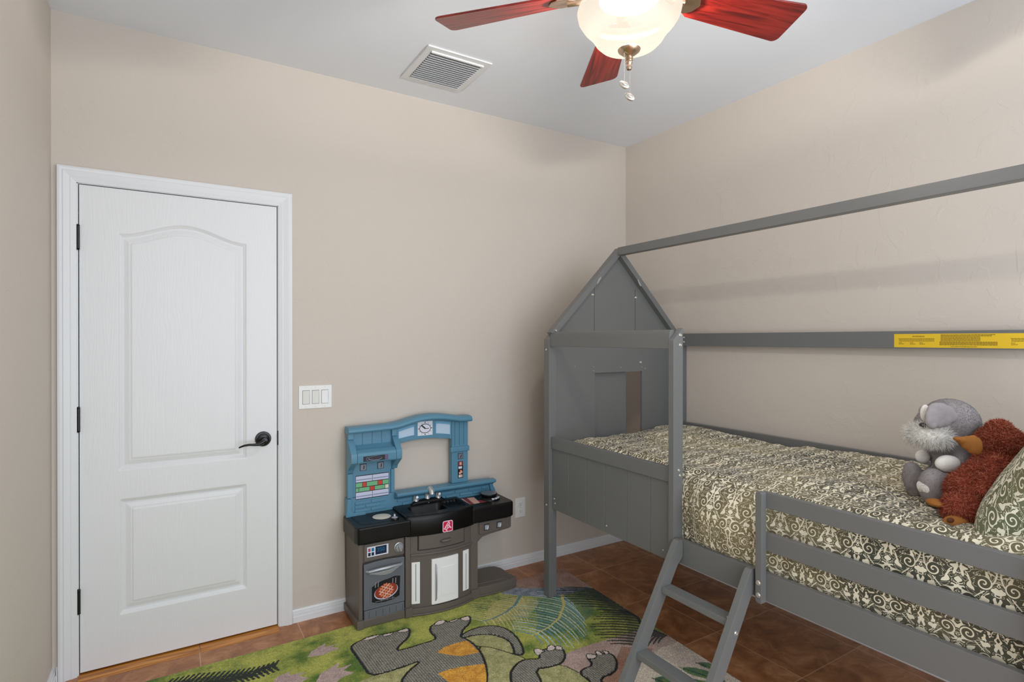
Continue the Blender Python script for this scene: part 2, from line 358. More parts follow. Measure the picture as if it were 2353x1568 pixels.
def bb(poly_pts, name):                              # stepped baseboard along a wall
    mb = MB()
    for (x0, x1, y0, y1) in poly_pts:
        if abs(x1-x0) > abs(y1-y0):
            s = -1; yy = y0
            mb.prism([(0, 0), (0, .062), (-.005, .062), (-.008, .055), (-.008, .046), (-.011, .044), (-.011, .030), (-.014, .028), (-.014, 0)], 'x', x0, x1, M['white'])
        else:
            sg = -1 if x0 > -1 else 1
            mb.prism([(x0+sg*a, b) for a, b in [(0, 0), (0, .062), (.005, .062), (.008, .055), (.008, .046), (.011, .044), (.011, .030), (.014, .028), (.014, 0)]], 'y', y0, y1, M['white'])
    return struct(mb.build(name, smooth=False))
bb([(-2.206, -.014, 0, 0), (XC+.014, -3.112, 0, 0)], 'baseboard_back')
bb([(0, 0, YB, 0)], 'baseboard_right'); bb([(XC, XC, YB, 0)], 'baseboard_left')

# ------------------------------------------------------------------ door
dr = bpy.data.objects.new('door_1', None); C.objects.link(dr); dr.location = (-2.66, 0, 0); struct(dr)
dr['label'] = 'white two panel door with arched top panel and black lever'
X0, X1, Z0, Z1 = -3.040, -2.276, .010, 2.045
nx, nz = 260, 560
gx = np.linspace(X0, X1, nx); gz = np.linspace(Z0, Z1, nz); GX, GZ = np.meshgrid(gx, gz, indexing='ij')
def prof(d):                                         # d: distance inside the moulding's outline -> depth into the door
    return np.interp(d, [-.004, 0, .004, .009, .012, .016, .040, .0425, .046], [0, 0, .0062, .0062, .0105, .0118, .0032, .0060, .0010])
def panel(x0, x1, z0, ztop):
    dx = np.minimum(GX-x0, x1-GX); u = np.clip((GX-(x0+x1)/2)/(x1-x0), -.5, .5)
    if isinstance(ztop, tuple): zt = ztop[0]+ztop[1]*(.5+.5*np.cos(2*PI*u))
    else: zt = ztop
    return np.minimum(dx, np.minimum(GZ-z0, zt-GZ))
dep = np.maximum(prof(panel(-2.907, -2.411, .839, (1.853, .060))), prof(panel(-2.903, -2.411, .220, .711)))
Pd = np.stack([GX, dep+.002, GZ], -1)
grid_mesh('door_leaf', Pd, None, [M['door']], root=dr)
MB().box(X0, X1, .0125, .036, Z0, Z1, M['white']).build('door_core', dr)
cs = MB()
def casing(pts):
    mb = cs
    # profile: across width 0 (outer) .. .062 (inner)
    pr = [(0, 0), (0, -.017), (.008, -.019), (.016, -.017), (.020, -.019), (.030, -.016), (.040, -.013), (.044, -.014), (.056, -.010), (.062, -.008), (.062, 0)]
    ox0, ox1, oz = -3.110, -2.208, 2.113
    rings = []
    for (cx_, cz_, sx_, sz_) in ((ox0, 0, 1, 0), (ox0, oz, 1, -1), (ox1, oz, -1, -1), (ox1, 0, -1, 0)):
        rings.append([(cx_+sx_*a, b, cz_+sz_*a) for a, b in pr])
    n = len(pr)
    for i in range(3):
        mb.add(rings[i]+rings[i+1], [(k, (k+1) % n, (k+1) % n+n, k+n) for k in range(n)], M['white'])
    mb.add(rings[0], [tuple(range(n))], M['white']); mb.add(rings[3], [tuple(range(n))], M['white'])
casing(0)
cs.build('door_casing', dr, smooth=True, ang=20)
MB().box(-3.062, -3.0435, -.001, .12, 0, 2.066, M['white']).box(-2.2725, -2.254, -.001, .12, 0, 2.066, M['white']).box(-3.062, -2.254, -.001, .12, 2.0485, 2.066, M['white'])\
    .box(-3.0435, -2.2725, .037, .05, 0, 2.0485, M['slot']).build('door_jamb', dr)
for z in (1.825, 1.067, .31):
    h = MB(); h.lathe([(.0055, -.046), (.0055, .046)], (-3.043, -.004, z), M['blackm'], 12)
    h.lathe([(.004, .046), (.007, .048), (.004, .053), (0, .054)], (-3.043, -.004, z), M['blackm'], 12); h.lathe([(0, -.054), (.004, -.053), (.007, -.048), (.004, -.046)], (-3.043, -.004, z), M['blackm'], 12)
    h.box(-3.049, -3.0375, -.001, .001, z-.044, z+.044, M['blackm'])
    h.build('hinge', dr)
hd = MB(); hc = (-2.338, .002, .921)
hd.lathe([(.036, 0), (.036, -.005), (.033, -.009), (.027, -.010), (.025, -.014), (.020, -.016), (.012, -.018), (.011, -.045), (.013, -.050), (.012, -.062), (0, -.064)], hc, M['blackm'], 40, 'y')
handle = hd.build('door_handle', dr)
lv = MB(); L = [(-2.338, -.052, .921), (-2.350, -.056, .913), (-2.365, -.058, .906), (-2.385, -.058, .906), (-2.405, -.057, .908), (-2.425, -.055, .906), (-2.440, -.052, .901), (-2.448, -.050, .897)]
lv.tube(L, [.012, .010, .0075, .006, .0055, .005, .0042, .003], M['blackm'], 12)
lv.build('lever', dr, handle)
MB().box(-2.2735, -2.268, -.004, .03, .885, .955, M['blackm']).box(-2.275, -2.262, -.0065, -.003, .90, .94, M['blackm']).build('strike_plate', dr, bevel=.002)
# small scuffs are left to the paint; orange strips stand in for warm light leaking under the leaf
def leak_strip(x0, x1):
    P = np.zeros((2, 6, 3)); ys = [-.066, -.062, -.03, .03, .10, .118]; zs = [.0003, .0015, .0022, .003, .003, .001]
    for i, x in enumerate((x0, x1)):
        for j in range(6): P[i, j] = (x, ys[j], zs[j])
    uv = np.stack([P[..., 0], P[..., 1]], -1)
    return grid_mesh('light_leak_strip', P, uv, [M['leakglow']], root=dr)
leak_strip(-3.043, -2.609); leak_strip(-2.605, -2.273)

# ------------------------------------------------------------------ light switches and outlet
sw = thing('light_switch', 'white three rocker light switch plate on the beige wall beside the door', 'light switch', (-2.0955, 0, 1.111))
MB().box(-2.176, -2.015, -.006, 0, 1.053, 1.169, M['switch']).build('cover_plate', sw, bevel=.003)
for i, x in enumerate((-2.141, -2.0955, -2.050)):
    MB().box(x-.0175, x+.0175, -.0064, -.0058, 1.0765, 1.1455, M['slot']).build('rocker_gap', sw)
    r = MB(); t = .0085 if i < 2 else .0105
    r.prism([(-.004, 1.078), (-.0075 if i < 2 else -.0108, 1.078), (-.0078, 1.111), (-t+.001 if i == 2 else -.0095, 1.144), (-.004, 1.144)], 'x', x-.0162, x+.0162, M['switch2'] if i < 2 else M['switch'])
    r.build('rocker', sw)
    for z in (1.063, 1.160): MB().lathe([(0, -.0067), (.0028, -.0066), (.003, -.0058)], (x, 0, z), M['switch2'], 12, 'y').build('plate_screw', sw)
ol = thing('power_outlet', 'white power outlet low on the beige wall beside the play kitchen', 'power outlet', (-.874, 0, .36))
MB().box(-.911, -.838, -.006, 0, .300, .420, M['switch']).build('cover_plate', ol, bevel=.003)
for z in (.382, .338):
    r = MB(); pts = []
    for k in range(24):
        a = 2*PI*k/24; pts.append((-.8745+.0165*math.cos(a), z+max(-.0135, min(.0135, .0165*math.sin(a)))))
    r.prism(pts, 'y', -.0085, -.004, M['switch'])
    r.box(-.8815, -.8800, -.0088, -.0080, z+.000, z+.008, M['slot']).box(-.8690, -.8675, -.0088, -.0080, z+.001, z+.007, M['slot'])
    r.lathe([(0, -.0088), (.0022, -.0087), (.0022, -.008)], (-.8745, 0, z-.006), M['slot'], 10, 'y')
    r.build('receptacle', ol)
MB().lathe([(0, -.0072), (.0025, -.007), (.003, -.006)], (-.8745, 0, .360), M['switch2'], 12, 'y').build('plate_screw', ol)

# ------------------------------------------------------------------ ceiling vent
vt = thing('ceiling_vent', 'white square air vent with curved slats set in the ceiling', 'air vent', (-1.548, -.372, H))
vx0, vx1, vy0, vy1 = -1.716, -1.382, -.553, -.193
f = MB(); zt = H
b0 = .034
f.prism([(vx0, vy0), (vx1, vy0), (vx1, vy0+b0), (vx0, vy0+b0)], 'z', H-.008, H, M['ventw']).prism([(vx0, vy1-b0), (vx1, vy1-b0), (vx1, vy1), (vx0, vy1)], 'z', H-.008, H, M['ventw'])
f.box(vx0, vx0+b0, vy0+b0, vy1-b0, H-.008, H, M['ventw']).box(vx1-b0, vx1, vy0+b0, vy1-b0, H-.008, H, M['ventw'])
f.box(vx0+b0-.004, vx1-b0+.004, vy0+b0-.004, vy0+b0+.008, H-.016, H-.004, M['ventw'])
f.build('vent_frame', vt, bevel=.002)
MB().box(vx0+b0, vx1-b0, vy0+b0, vy1-b0, H-.0015, H-.0005, M['ventd']).build('vent_backing', vt)
ns = 15
for k in range(ns):
    y = vy0+b0+.012+(vy1-vy0-2*b0-.016)*k/(ns-1)
    sl = MB(); pr = [(y+.006, H-.0022), (y+.0045, H-.008), (y+.0015, H-.012), (y-.004, H-.0150), (y-.0048, H-.0136), (y+.0003, H-.0108), (y+.003, H-.0075), (y+.0045, H-.0022)]
    sl.prism(pr, 'x', vx0+b0, vx1-b0, M['ventw']); sl.build('slat', vt)

# ------------------------------------------------------------------ ceiling fan
FC = (-1.542, -1.668)
fan = thing('ceiling_fan', 'cherry bladed ceiling fan with frosted glass light bowl', 'ceiling fan', (FC[0], FC[1], H))
g = MB(); g.lathe([(0, H), (.07, H), (.068, H-.03), (.045, H-.06), (.018, H-.07), (.0125, H-.075), (.0125, 2.60)], (FC[0], FC[1], 0), M['brass'], 40); g.build('canopy_and_downrod', fan)
g = MB(); g.lathe([(.02, 2.605), (.06, 2.60), (.105, 2.585), (.125, 2.56), (.125, 2.515), (.11, 2.49), (.085, 2.478), (.06, 2.470), (.045, 2.462), (.042, 2.440), (.050, 2.432), (.048, 2.425), (.02, 2.424)], (FC[0], FC[1], 0), M['brass'], 48); g.build('motor_housing', fan)
bpitch = -.262; R0, R1 = .20, .612; A0 = 1.020
for k in range(5):
    a = A0+k*2*PI/5
    rad = Vector((math.cos(a), math.sin(a), 0)); t = Vector((-rad.y, rad.x, 0)); c0 = Vector((FC[0], FC[1], 2.452))
    tt = t*math.cos(bpitch)+Vector((0, 0, math.sin(bpitch))); nn = rad.cross(tt)
    # outline, narrower at the root, rounded corners at the tip
    out = []; w0, w1, rc = .052, .078, .022
    def wid(r): return w0+(w1-w0)*(r-R0)/(R1-R0)
    base = [(R0, -w0*.7), (R0-.006, 0), (R0, w0*.7), (R0+.03, wid(R0+.03))]
    tip = []
    for q in range(7):
        th = PI/2*(1-q/6); tip.append((R1-rc+rc*math.cos(th), wid(R1)-rc+rc*math.sin(th)))
    out = base+tip+[(r, -y) for r, y in reversed(tip)]+[(R0+.03, -wid(R0+.03))]
    n = len(out); vs = [c0+rad*r+tt*y+nn*h for h in (-.003, .003) for r, y in out]
    mb = MB(); mb.add(vs, [tuple(range(n)), tuple(range(2*n-1, n-1, -1))]+[(i, i+n, (i+1) % n+n, (i+1) % n) for i in range(n)], M['cherry'])
    bl = mb.build('fan_blade', fan, bevel=.0012, seg=1)
    me = bl.data; uvl = me.uv_layers.new(name='UVMap'); o0 = Vector(fan.location)
    for lp in me.loops:
        p = me.vertices[lp.vertex_index].co+o0-c0; uvl.data[lp.index].uv = (p.dot(rad)+k*3.1, p.dot(tt)+k*1.7)
    ir = MB()                                       # blade iron
    ir.tube([c0+rad*.085+Vector((0, 0, .028)), c0+rad*.115+Vector((0, 0, .010)), c0+rad*.15-nn*.010, c0+rad*.19-nn*.010], [.012, .013, .012, .010], M['brass'], 12)
    pts = [(r, y) for r, y in [(.165, -.020), (.185, -.036), (.215, -.038), (.235, -.026), (.25, 0), (.235, .026), (.215, .038), (.185, .036), (.165, .020)]]
    sgn = -1 if nn.z > 0 else 1
    vs = [c0+rad*r+tt*y+nn*sgn*h for h in (.0032, .009) for r, y in pts]; n = len(pts)
    ir.add(vs, [tuple(range(n)), tuple(range(2*n-1, n-1, -1))]+[(i, i+n, (i+1) % n+n, (i+1) % n) for i in range(n)], M['brass'])
    ir.build('blade_iron', fan, bevel=.002)
# frosted glass bowl
mg, nt, b = new_mat('frosted_glass_bowl')
nt.nodes.remove(b); outn = nt.nodes['Material Output']
em = N(nt, 'ShaderNodeEmission'); em.inputs[0].default_value = (1.0, .86, .68, 1); em.inputs[1].default_value = .62
tr = N(nt, 'ShaderNodeBsdfTranslucent'); tr.inputs[0].default_value = (.022, .0205, .018, 1)
df = N(nt, 'ShaderNodeBsdfDiffuse'); df.inputs[0].default_value = (.012, .011, .010, 1)
gl = N(nt, 'ShaderNodeBsdfGlossy'); gl.inputs[0].default_value = (.3, .3, .3, 1); gl.inputs['Roughness'].default_value = .25
m1 = N(nt, 'ShaderNodeMixShader'); m1.inputs[0].default_value = .5; nt.links.new(tr.outputs[0], m1.inputs[1]); nt.links.new(df.outputs[0], m1.inputs[2])
m2 = N(nt, 'ShaderNodeMixShader'); m2.inputs[0].default_value = .06; nt.links.new(m1.outputs[0], m2.inputs[1]); nt.links.new(gl.outputs[0], m2.inputs[2])
ad = N(nt, 'ShaderNodeAddShader'); nt.links.new(m2.outputs[0], ad.inputs[0]); nt.links.new(em.outputs[0], ad.inputs[1]); tp_ = N(nt, 'ShaderNodeBsdfTransparent'); tp_.inputs[0].default_value = (1, .97, .93, 1); m3 = N(nt, 'ShaderNodeMixShader'); m3.inputs[0].default_value = .20
nt.links.new(ad.outputs[0], m3.inputs[1]); nt.links.new(tp_.outputs[0], m3.inputs[2]); nt.links.new(m3.outputs[0], outn.inputs[0])
BOWL_EM = em
bp = [(.026, 2.270), (.05, 2.2715), (.070, 2.276), (.088, 2.285), (.101, 2.298), (.111, 2.314), (.124, 2.331), (.140, 2.347), (.150, 2.363), (.1535, 2.380), (.149, 2.395), (.141, 2.404), (.137, 2.409)]
from_pts = []
for i in range(len(bp)-1):
    for q in range(3): from_pts.append((bp[i][0]+(bp[i+1][0]-bp[i][0])*q/3, bp[i][1]+(bp[i+1][1]-bp[i][1])*q/3))
from_pts.append(bp[-1])
NS = 72; P = np.zeros((len(from_pts), NS+1, 3))
for i, (r, z) in enumerate(from_pts):
    for k in range(NS+1):
        a = 2*PI*k/NS; rr = r*(1+.012*math.sin(5*a+1.0)*max(0, (z-2.29)/.1)); P[i, k] = (FC[0]+rr*math.cos(a), FC[1]+rr*math.sin(a), z)
bowl = grid_mesh('glass_bowl', P, None, [mg], root=fan)
g = MB(); g.lathe([(0, 2.4235), (.088, 2.4225), (.090, 2.419), (.06, 2.417), (0, 2.416)], (FC[0], FC[1], 0), M['slot'], 40)
g.build('bowl_fitter_shield', fan)  # fitter disc made wide and dark to shield the housing from the bulbs
g = MB(); g.lathe([(0, 2.274), (.030, 2.272), (.034, 2.268), (.032, 2.264), (.022, 2.256), (.013, 2.250), (.009, 2.246), (.012, 2.243), (.0095, 2.240), (.0115, 2.236), (.009, 2.233), (.0105, 2.229), (.0085, 2.226), (.007, 2.222), (.009, 2.216), (.007, 2.209), (0, 2.206)], (FC[0], FC[1], 0), M['brass'], 32)
g.build('finial', fan)
def chain(x, y, z0, z1):
    g = MB(); n = int((z0-z1)/.0042)
    for i in range(n): g.ell((x, y, z0-(z0-z1)*(i+.5)/n), (.0017,)*3, M['chain'], n=6, k=4)
    c_ = g.build('pull_chain', fan)
    a = Vector((x, y, z1-.010)); fwd = Vector((FW.x, FW.y, 0)).normalized()
    rot = Matrix.Rotation(.5, 3, fwd)
    g = MB(); rm = Matrix((RT, fwd, Vector((0, 0, 1)))).transposed(); g.ell(a, (.0175, .006, .0105), M['chain'], rot=rot @ rm)
    g.ell(a-fwd*.004, (.010, .0042, .0052), M['screw'], rot=rot @ rm)
    g.build('chain_pendant', fan, c_)
p1 = Vector((FC[0], FC[1], 0))-RT*.017-Vector((FW.x, FW.y, 0))*.012
chain(p1.x, p1.y, 2.254, 2.168); chain(FC[0]+.002, FC[1], 2.207, 2.138)
for k in range(3):                                    # the three bulbs inside the bowl
    a = math.atan2(-FW.y, -FW.x)+k*2*PI/3; l = bpy.data.lights.new('bulb_light', 'POINT'); l.energy = BULB_W/3; l.color = (1, .95, .90); l.shadow_soft_size = .028
    o = bpy.data.objects.new('bulb_light', l); C.objects.link(o); o.location = (FC[0]+.034*math.cos(a), FC[1]+.034*math.sin(a), 2.392)
em.inputs[1].default_value = BOWL_E
# ------------------------------------------------------------------ loft bed
G = M['grey']
bed = thing('loft_bed', 'grey wooden house shaped low loft bed with ladder against the beige wall', 'bed', (-.5, -1.45, .010))
XF = -.985                                             # front faces of the posts
YE, YN = -.44, -2.50                                   # far end panel, near end
def part(mb, name, parent=None, bevel=.002): return mb.build(name, bed, parent, bevel=bevel, seg=2)
def screw(p, ax, parent, r=.0055):                     # round bolt head; ax '-x' or '-y'
    g = MB(); d = {'-x': 'x', '-y': 'y'}[ax]
    g.lathe([(0, -.0032), (r*.35, -.0032), (r*.4, -.0022), (r*.7, -.0030), (r, -.0008), (r, .001)], p, M['screw'], 14, d)
    g.build('screw', bed, parent)
# posts: front far (stands on the rug), front middle, back far, and the near end pair
def post(x0, x1, y0, y1, z0, z1, cut):
    g = MB()
    if cut == 'r': g.prism([(x0, z0), (x1, z0), (x1, z1), (x0, z1-(x1-x0)*.95)], 'y', y0, y1, G)
    elif cut == 'l': g.prism([(x0, z0), (x1, z0), (x1, z1-(x1-x0)*.95), (x0, z1)], 'y', y0, y1, G)
    else: g.box(x0, x1, y0, y1, z0, z1, G)
    return part(g, 'post')
p1 = post(XF, -.935, -.466, -.418, .010, 1.448, 'r')
p2 = post(XF, -.930, -1.335, -1.307, .490, 1.448, 'r')
p4 = post(-.055, -.005, -.545, -.418, .492, 1.448, 'l')
g = MB(); g.box(-.055, -.005, -.500, -.440, .0, .492, G); part(g, 'back_leg', p4)
p5 = post(XF, -.935, YN-.05, YN, .0, 1.448, 'r'); p6 = post(-.055, -.005, YN-.05, YN, .0, 1.448, 'l')
for z in (.868,): screw((-.955, -1.335, z+.0), '-y', p2, .006)
screw((-.947, -1.335, 1.418), '-y', p2, .007); screw((-.947, -1.335, 1.378), '-y', p2, .007)
screw((-.948, -1.335, .846), '-y', p2, .006)
screw((XF, -.440, 1.345), '-x', p1, .006); screw((XF, -.442, .505), '-x', p1, .006); screw((XF, -1.321, .545), '-x', p2, .008)
screw((-.03, -.545, 1.405), '-y', p4, .008)
# far end: plank panel with a window opening, gable above
ep = MB(); y0, y1 = -.452, -.436
wx0_, wx1_, wz0_, wz1_ = -.655, -.288, .825, 1.209
ex0, ex1 = -.935, -.055
ep.box(ex0, wx0_, y0, y1, .49, 1.436, G).box(wx1_, ex1, y0, y1, .49, 1.436, G).box(wx0_, wx1_, y0, y1, .49, wz0_, G).box(wx0_, wx1_, y0, y1, wz1_, 1.436, G)
epo = part(ep, 'end_panel', bevel=0)
for (x, z) in [(-.665, 1.245), (-.668, 1.222), (-.46, 1.235), (-.290, 1.235), (-.265, 1.225), (-.80, 1.25)]: screw((x, y0, z), '-y', epo, .0035)
screw((-.298, y0, 1.262), '-y', epo, .008)
# window shutter standing behind the opening
sh = MB(); sh.box(-.70, -.392, -.425, -.409, .70, 1.30, G); part(sh, 'window_shutter', epo)
AX, AZ = -.495, 1.932                                  # ridge
gb = MB(); gb.prism([(-.952, 1.436), (-.038, 1.436), (AX, 1.912)], 'y', y0, y1, G); gbo = part(gb, 'gable_panel', bevel=0)
for x in (-.66, -.345):
    g = MB(); g.box(x-.001, x+.001, y0-.0004, y0+.001, 1.436, 1.70-.0, M['slot']); g.build('plank_joint', bed, gbo)
for (x, z) in [(-.672, 1.655), (-.338, 1.652)]: screw((x, y0, z), '-y', gbo, .008)
def rafter(xa, za, yy):
    g = MB(); d = Vector((AX-xa, 0, AZ-za)); n = Vector((-d.z, 0, d.x)).normalized()*(1 if xa < AX else -1)
    if n.z < 0: n = -n
    a = Vector((xa, 0, za)); b_ = Vector((AX, 0, AZ)); t = .032
    low = a-n*t; hi = Vector((AX, 0, AZ-t/n.z))
    lo2 = a-n*t
    g.prism([(a.x, a.z), (AX, AZ), (AX, AZ-t/max(.2, n.z)), (low.x, low.z)], 'y', yy-.046, yy, G)
    r = part(g, 'rafter'); return r
ra = rafter(-.985, 1.438, -.442); rb = rafter(-.005, 1.438, -.442); rc = rafter(-.985, 1.438, YN); rd = rafter(-.005, 1.438, YN)
for r_, x, z in ((ra, -.655, 1.735), (rb, -.345, 1.735)):    # chipped joint plates
    g = MB(); sx = 1 if x < AX else -1
    g.prism([(x-.016, z-.018*sx), (x-.010, z-.022*sx), (x+.016, z+.014*sx), (x+.010, z+.020*sx), (x-.004, z+.006*sx)], 'y', -.4888, -.487, M['worn'])
    g.build('joint_plate', bed, r_)
screw((-.955, -.488, 1.448), '-y', ra, .006)
# ridge pole
g = MB(); g.box(AX-.021, AX+.021, YN-.04, -.486, AZ-.046, AZ, G); part(g, 'ridge_pole', bevel=.004)
# front header between posts (chamfered top), back header with the warning label
g = MB(); g.prism([(XF+.006, 1.362), (-.952, 1.362), (-.952, 1.440), (XF+.012, 1.440), (XF+.006, 1.418)], 'y', -1.307, -.466, G); part(g, 'header_rail')
g = MB(); g.prism([(XF+.006, 1.362), (-.952, 1.362), (-.952, 1.440), (XF+.012, 1.440), (XF+.006, 1.418)], 'x', 0, 0, G) if False else None
bh = MB(); bh.box(-.052, -.028, YN, -.545, 1.362, 1.436, G); bho = part(bh, 'back_header_rail')
for (y, z) in ((-.565, 1.412), (-.565, 1.385)): screw((-.052, y, z), '-x', bho, .006)
# warning label
lb = MB(); LY0, LY1 = -1.722, -2.42; xl = -.0524
lb.box(xl, -.052, LY1, LY0, 1.3665, 1.4235, M['yellow']); lab = lb.build('warning_label', bed, bho); lab['label'] = 'yellow warning label with small print'
tp = MB()
def printed(y0_, y1_, z, h=.0022):                     # a line of small print as word-length dashes
    y = y0_
    while y > y1_:
        l = random.uniform(.003, .010); tp.box(xl-.0003, xl, max(y-l, y1_), y, z-h/2, z+h/2, M['ltext']); y -= l+.0011
for off in (0, -.374):
    o = -1.722+off
    if o-.25 < LY1: pass
    for i, z in enumerate((1.4035, 1.3985, 1.3935)): printed(o-.017-(i > 0)*.002, o-.148, z)
    for yy in (o-.018, o-.060, o-.095): printed(yy, yy-.012, 1.3865); printed(yy, yy-.020, 1.3810)
for i in range(6): printed(-1.722-.170, -1.722-(.345 if i == 0 else .335 if i == 1 else .300), 1.4185-.0047*i, .0026)
for i in range(3): printed(-1.722-.166, -1.722-.352, 1.3895-.0052*i, .0030)
printed(-1.722-.204, -1.722-.290, 1.3712)
tp.build('small_print', bed, lab)['kind'] = 'stuff'
for o in (-1.722-.092, -1.722-.092-.374): text('WARNING', .0095, (xl-.0003, o, 1.4125), (PI/2, 0, -PI/2), M['ltext'], bed, lab, 'warning_heading')
# front: upper rail, slatted panel, lower side board
g = MB(); g.box(-.972, -.948, -1.307, -.466, .812, .876, G); fr = part(g, 'panel_rail', bevel=.004)
g = MB(); ys = [-.466, -.611, -.752, -.893, -1.041, -1.186, -1.307]
for a, b_ in zip(ys[:-1], ys[1:]):
    g.prism([(b_+.0004, -.9600), (b_+.0024, -.9632), (a-.0024, -.9632), (a-.0004, -.9600), (a-.0004, -.950), (b_+.0004, -.950)][0:6] and [(-.9600, b_+.0004), (-.9632, b_+.0024), (-.9632, a-.0024), (-.9600, a-.0004), (-.950, a-.0004), (-.950, b_+.0004)], 'z', .487, .816, G)
sp_ = part(g, 'slatted_side_panel', bevel=0)
for (y, z) in [(-.492, .522), (-1.26, .520), (-.905, .520), (-.485, .545)]: screw((-.9632, y, z), '-x', sp_, .004)
g = MB(); g.box(-.962, -.938, YN, -1.335, .496, .592, G); sb = part(g, 'side_board', bevel=.003)
g = MB(); g.box(-.052, -.028, YN, -.545, .50, .898, G); part(g, 'back_board', bevel=.003)
g = MB(); g.box(-.9, -.06, YN-.03, YN-.012, .50, .9, G); part(g, 'near_end_board', bevel=.003)
g = MB(); g.box(-.936, -.054, YN-.01, -.455, .535, .552, G); part(g, 'mattress_support')
# guard rail
g = MB(); g.prism([(-1.7315, .492), (-1.7315, .868), (-1.7265, .874), (-1.711, .874), (-1.706, .868), (-1.706, .497), (-1.711, .490), (-1.7265, .490)], 'x', -.990, -.962, G)
gp = part(g, 'guard_post', bevel=.003)
for z in (.561, .519): screw((-.990, -1.7185, z), '-x', gp, .009)
g = MB(); g.box(-.962, -.940, YN, -1.712, .817, .872, G); part(g, 'guard_rail', bevel=.003)
g = MB(); g.box(-.962, -.940, YN, -1.712, .669, .731, G); part(g, 'guard_rail', bevel=.003)
g = MB(); g.prism([(-2.44, .492), (-2.44, .874), (-2.465, .874), (-2.465, .492)], 'x', -.990, -.962, G); part(g, 'guard_post', bevel=.003)
# ladder
lad = bpy.data.objects.new('ladder', None); C.objects.link(lad); lad.parent = bed
sl_ = (-.285)/(.583-.118)                              # dx/dz of the front edge
def lx(z): return -.999-(.585-z)*.606
def stile(y0_, y1_):
    g = MB(); zt_ = .596; wd = .060
    pts = [(lx(.010)-.004, .010), (lx(.010)+wd, .010), (lx(.50)+wd-.004, .50), (-.964, .530), (-.964, .592), (-.972, .599), (lx(.585)+.008, .598), (lx(.575), .583)]
    g.prism(pts, 'y', y0_, y1_, G); return g.build('stile', bed, lad, bevel=.002)
stile(-1.366, -1.340); s2 = stile(-1.694, -1.668)
for z in (.435, .218, .010+.045):
    xa = lx(z)+.006; g = MB()
    g.prism([(xa-.004, z-.022), (xa, z), (xa+.052, z), (xa+.060, z-.022)], 'y', -1.668, -1.366, G)
    rg = g.build('rung', bed, lad, bevel=.002)
screw((lx(.40)+.035, -1.694, .40), '-y', s2, .008)
g = MB(); g.lathe([(0, .004), (.005, .003), (.006, 0)], (lx(.435)+.025, -1.655, .435), M['screw'], 12); g.build('screw', bed, lad)

# ------------------------------------------------------------------ comforter
ny, nt_ = 420, 300
yv = np.linspace(-.462, YN+.005, ny)
ctrl = np.array([(-.062, .57), (-.060, .70), (-.062, .83), (-.075, .868), (-.13, .886), (-.25, .880), (-.45, .872), (-.65, .872), (-.80, .872), (-.865, .862), (-.905, .835), (-.922, .795), (-.930, .74), (-.932, .68), (-.930, .62), (-.925, .56)])
seg = np.r_[0, np.cumsum(np.hypot(*np.diff(ctrl, axis=0).T))]
def smooth_interp(q):
    x = np.interp(q, seg, ctrl[:, 0]); z = np.interp(q, seg, ctrl[:, 1]); return x, z
qv = np.linspace(0, seg[-1], nt_); bx_, bz_ = smooth_interp(qv)
ker = np.ones(9)/9
bx2 = np.convolve(np.pad(bx_, 4, 'edge'), ker, 'valid'); bz2 = np.convolve(np.pad(bz_, 4, 'edge'), ker, 'valid')
nxv = np.gradient(bz2); nzv = -np.gradient(bx2); ln = np.hypot(nxv, nzv); nxv = nxv/ln; nzv = nzv/ln   # outward normal of the section
if nzv[nt_//2] < 0: nxv, nzv = -nxv, -nzv
P = np.zeros((nt_, ny, 3)); UV = np.zeros((nt_, ny, 2))
def nz_(u, v, s, o=0.0): return noise.noise(Vector((u*s, v*s, o)))
for j, y in enumerate(yv):
    dfar = (-.462-y); dn = (y-(YN+.005))
    ef = 1-.085*math.exp(-(dfar/.11)**1.3)-.45*max(0, 1-dn/.03)
    bulge = .046*math.exp(-((y+1.53)/.13)**4)
    for i in range(nt_):
        q = qv[i]; x = bx2[i]; z = bz2[i]
        top = max(0, nzv[i])
        d = .019*nz_(q, y, 3.2)+.0115*nz_(q+3, y*.8, 8, 2)+.0042*nz_(q, y, 22, 5)+.0018*nz_(q, y, 55, 9)
        r_ = abs(nz_(q+1.7, y, 6.0, 4)); d += .008*(1-min(1, r_*7))*(-1)
        if x > -.12: d *= .4
        if x < -.9: d = d*.55+bulge*(math.sin(min(1, max(0, (.84-z)/.26))*PI)**.7 if z < .84 else 0)
        hump = .016*math.exp(-((y+.72)/.22)**2)*math.exp(-((x+.15)/.2)**2)+.020*math.exp(-((y+1.75)/.25)**2)*math.exp(-((x+.12)/.16)**2)-.012*math.exp(-((y+1.30)/.2)**2)*math.exp(-((x+.12)/.16)**2)
        zz = z+nzv[i]*d+hump*top
        if zz > .56: zz = .56+(zz-.56)*ef
        lim = -.934 if (y > -1.37 or y < -1.69) else -.9865
        P[i, j] = (max(min(x+nxv[i]*d, -.054), lim), y, max(zz, .554)); UV[i, j] = (y, q)
cf = grid_mesh('comforter', P, UV, [M['damask']])
tag(cf, 'green and ivory damask comforter spread over the loft bed mattress', 'comforter')
md = cf.modifiers.new('thick', 'SOLIDIFY'); md.thickness = .004; md.offset = -1

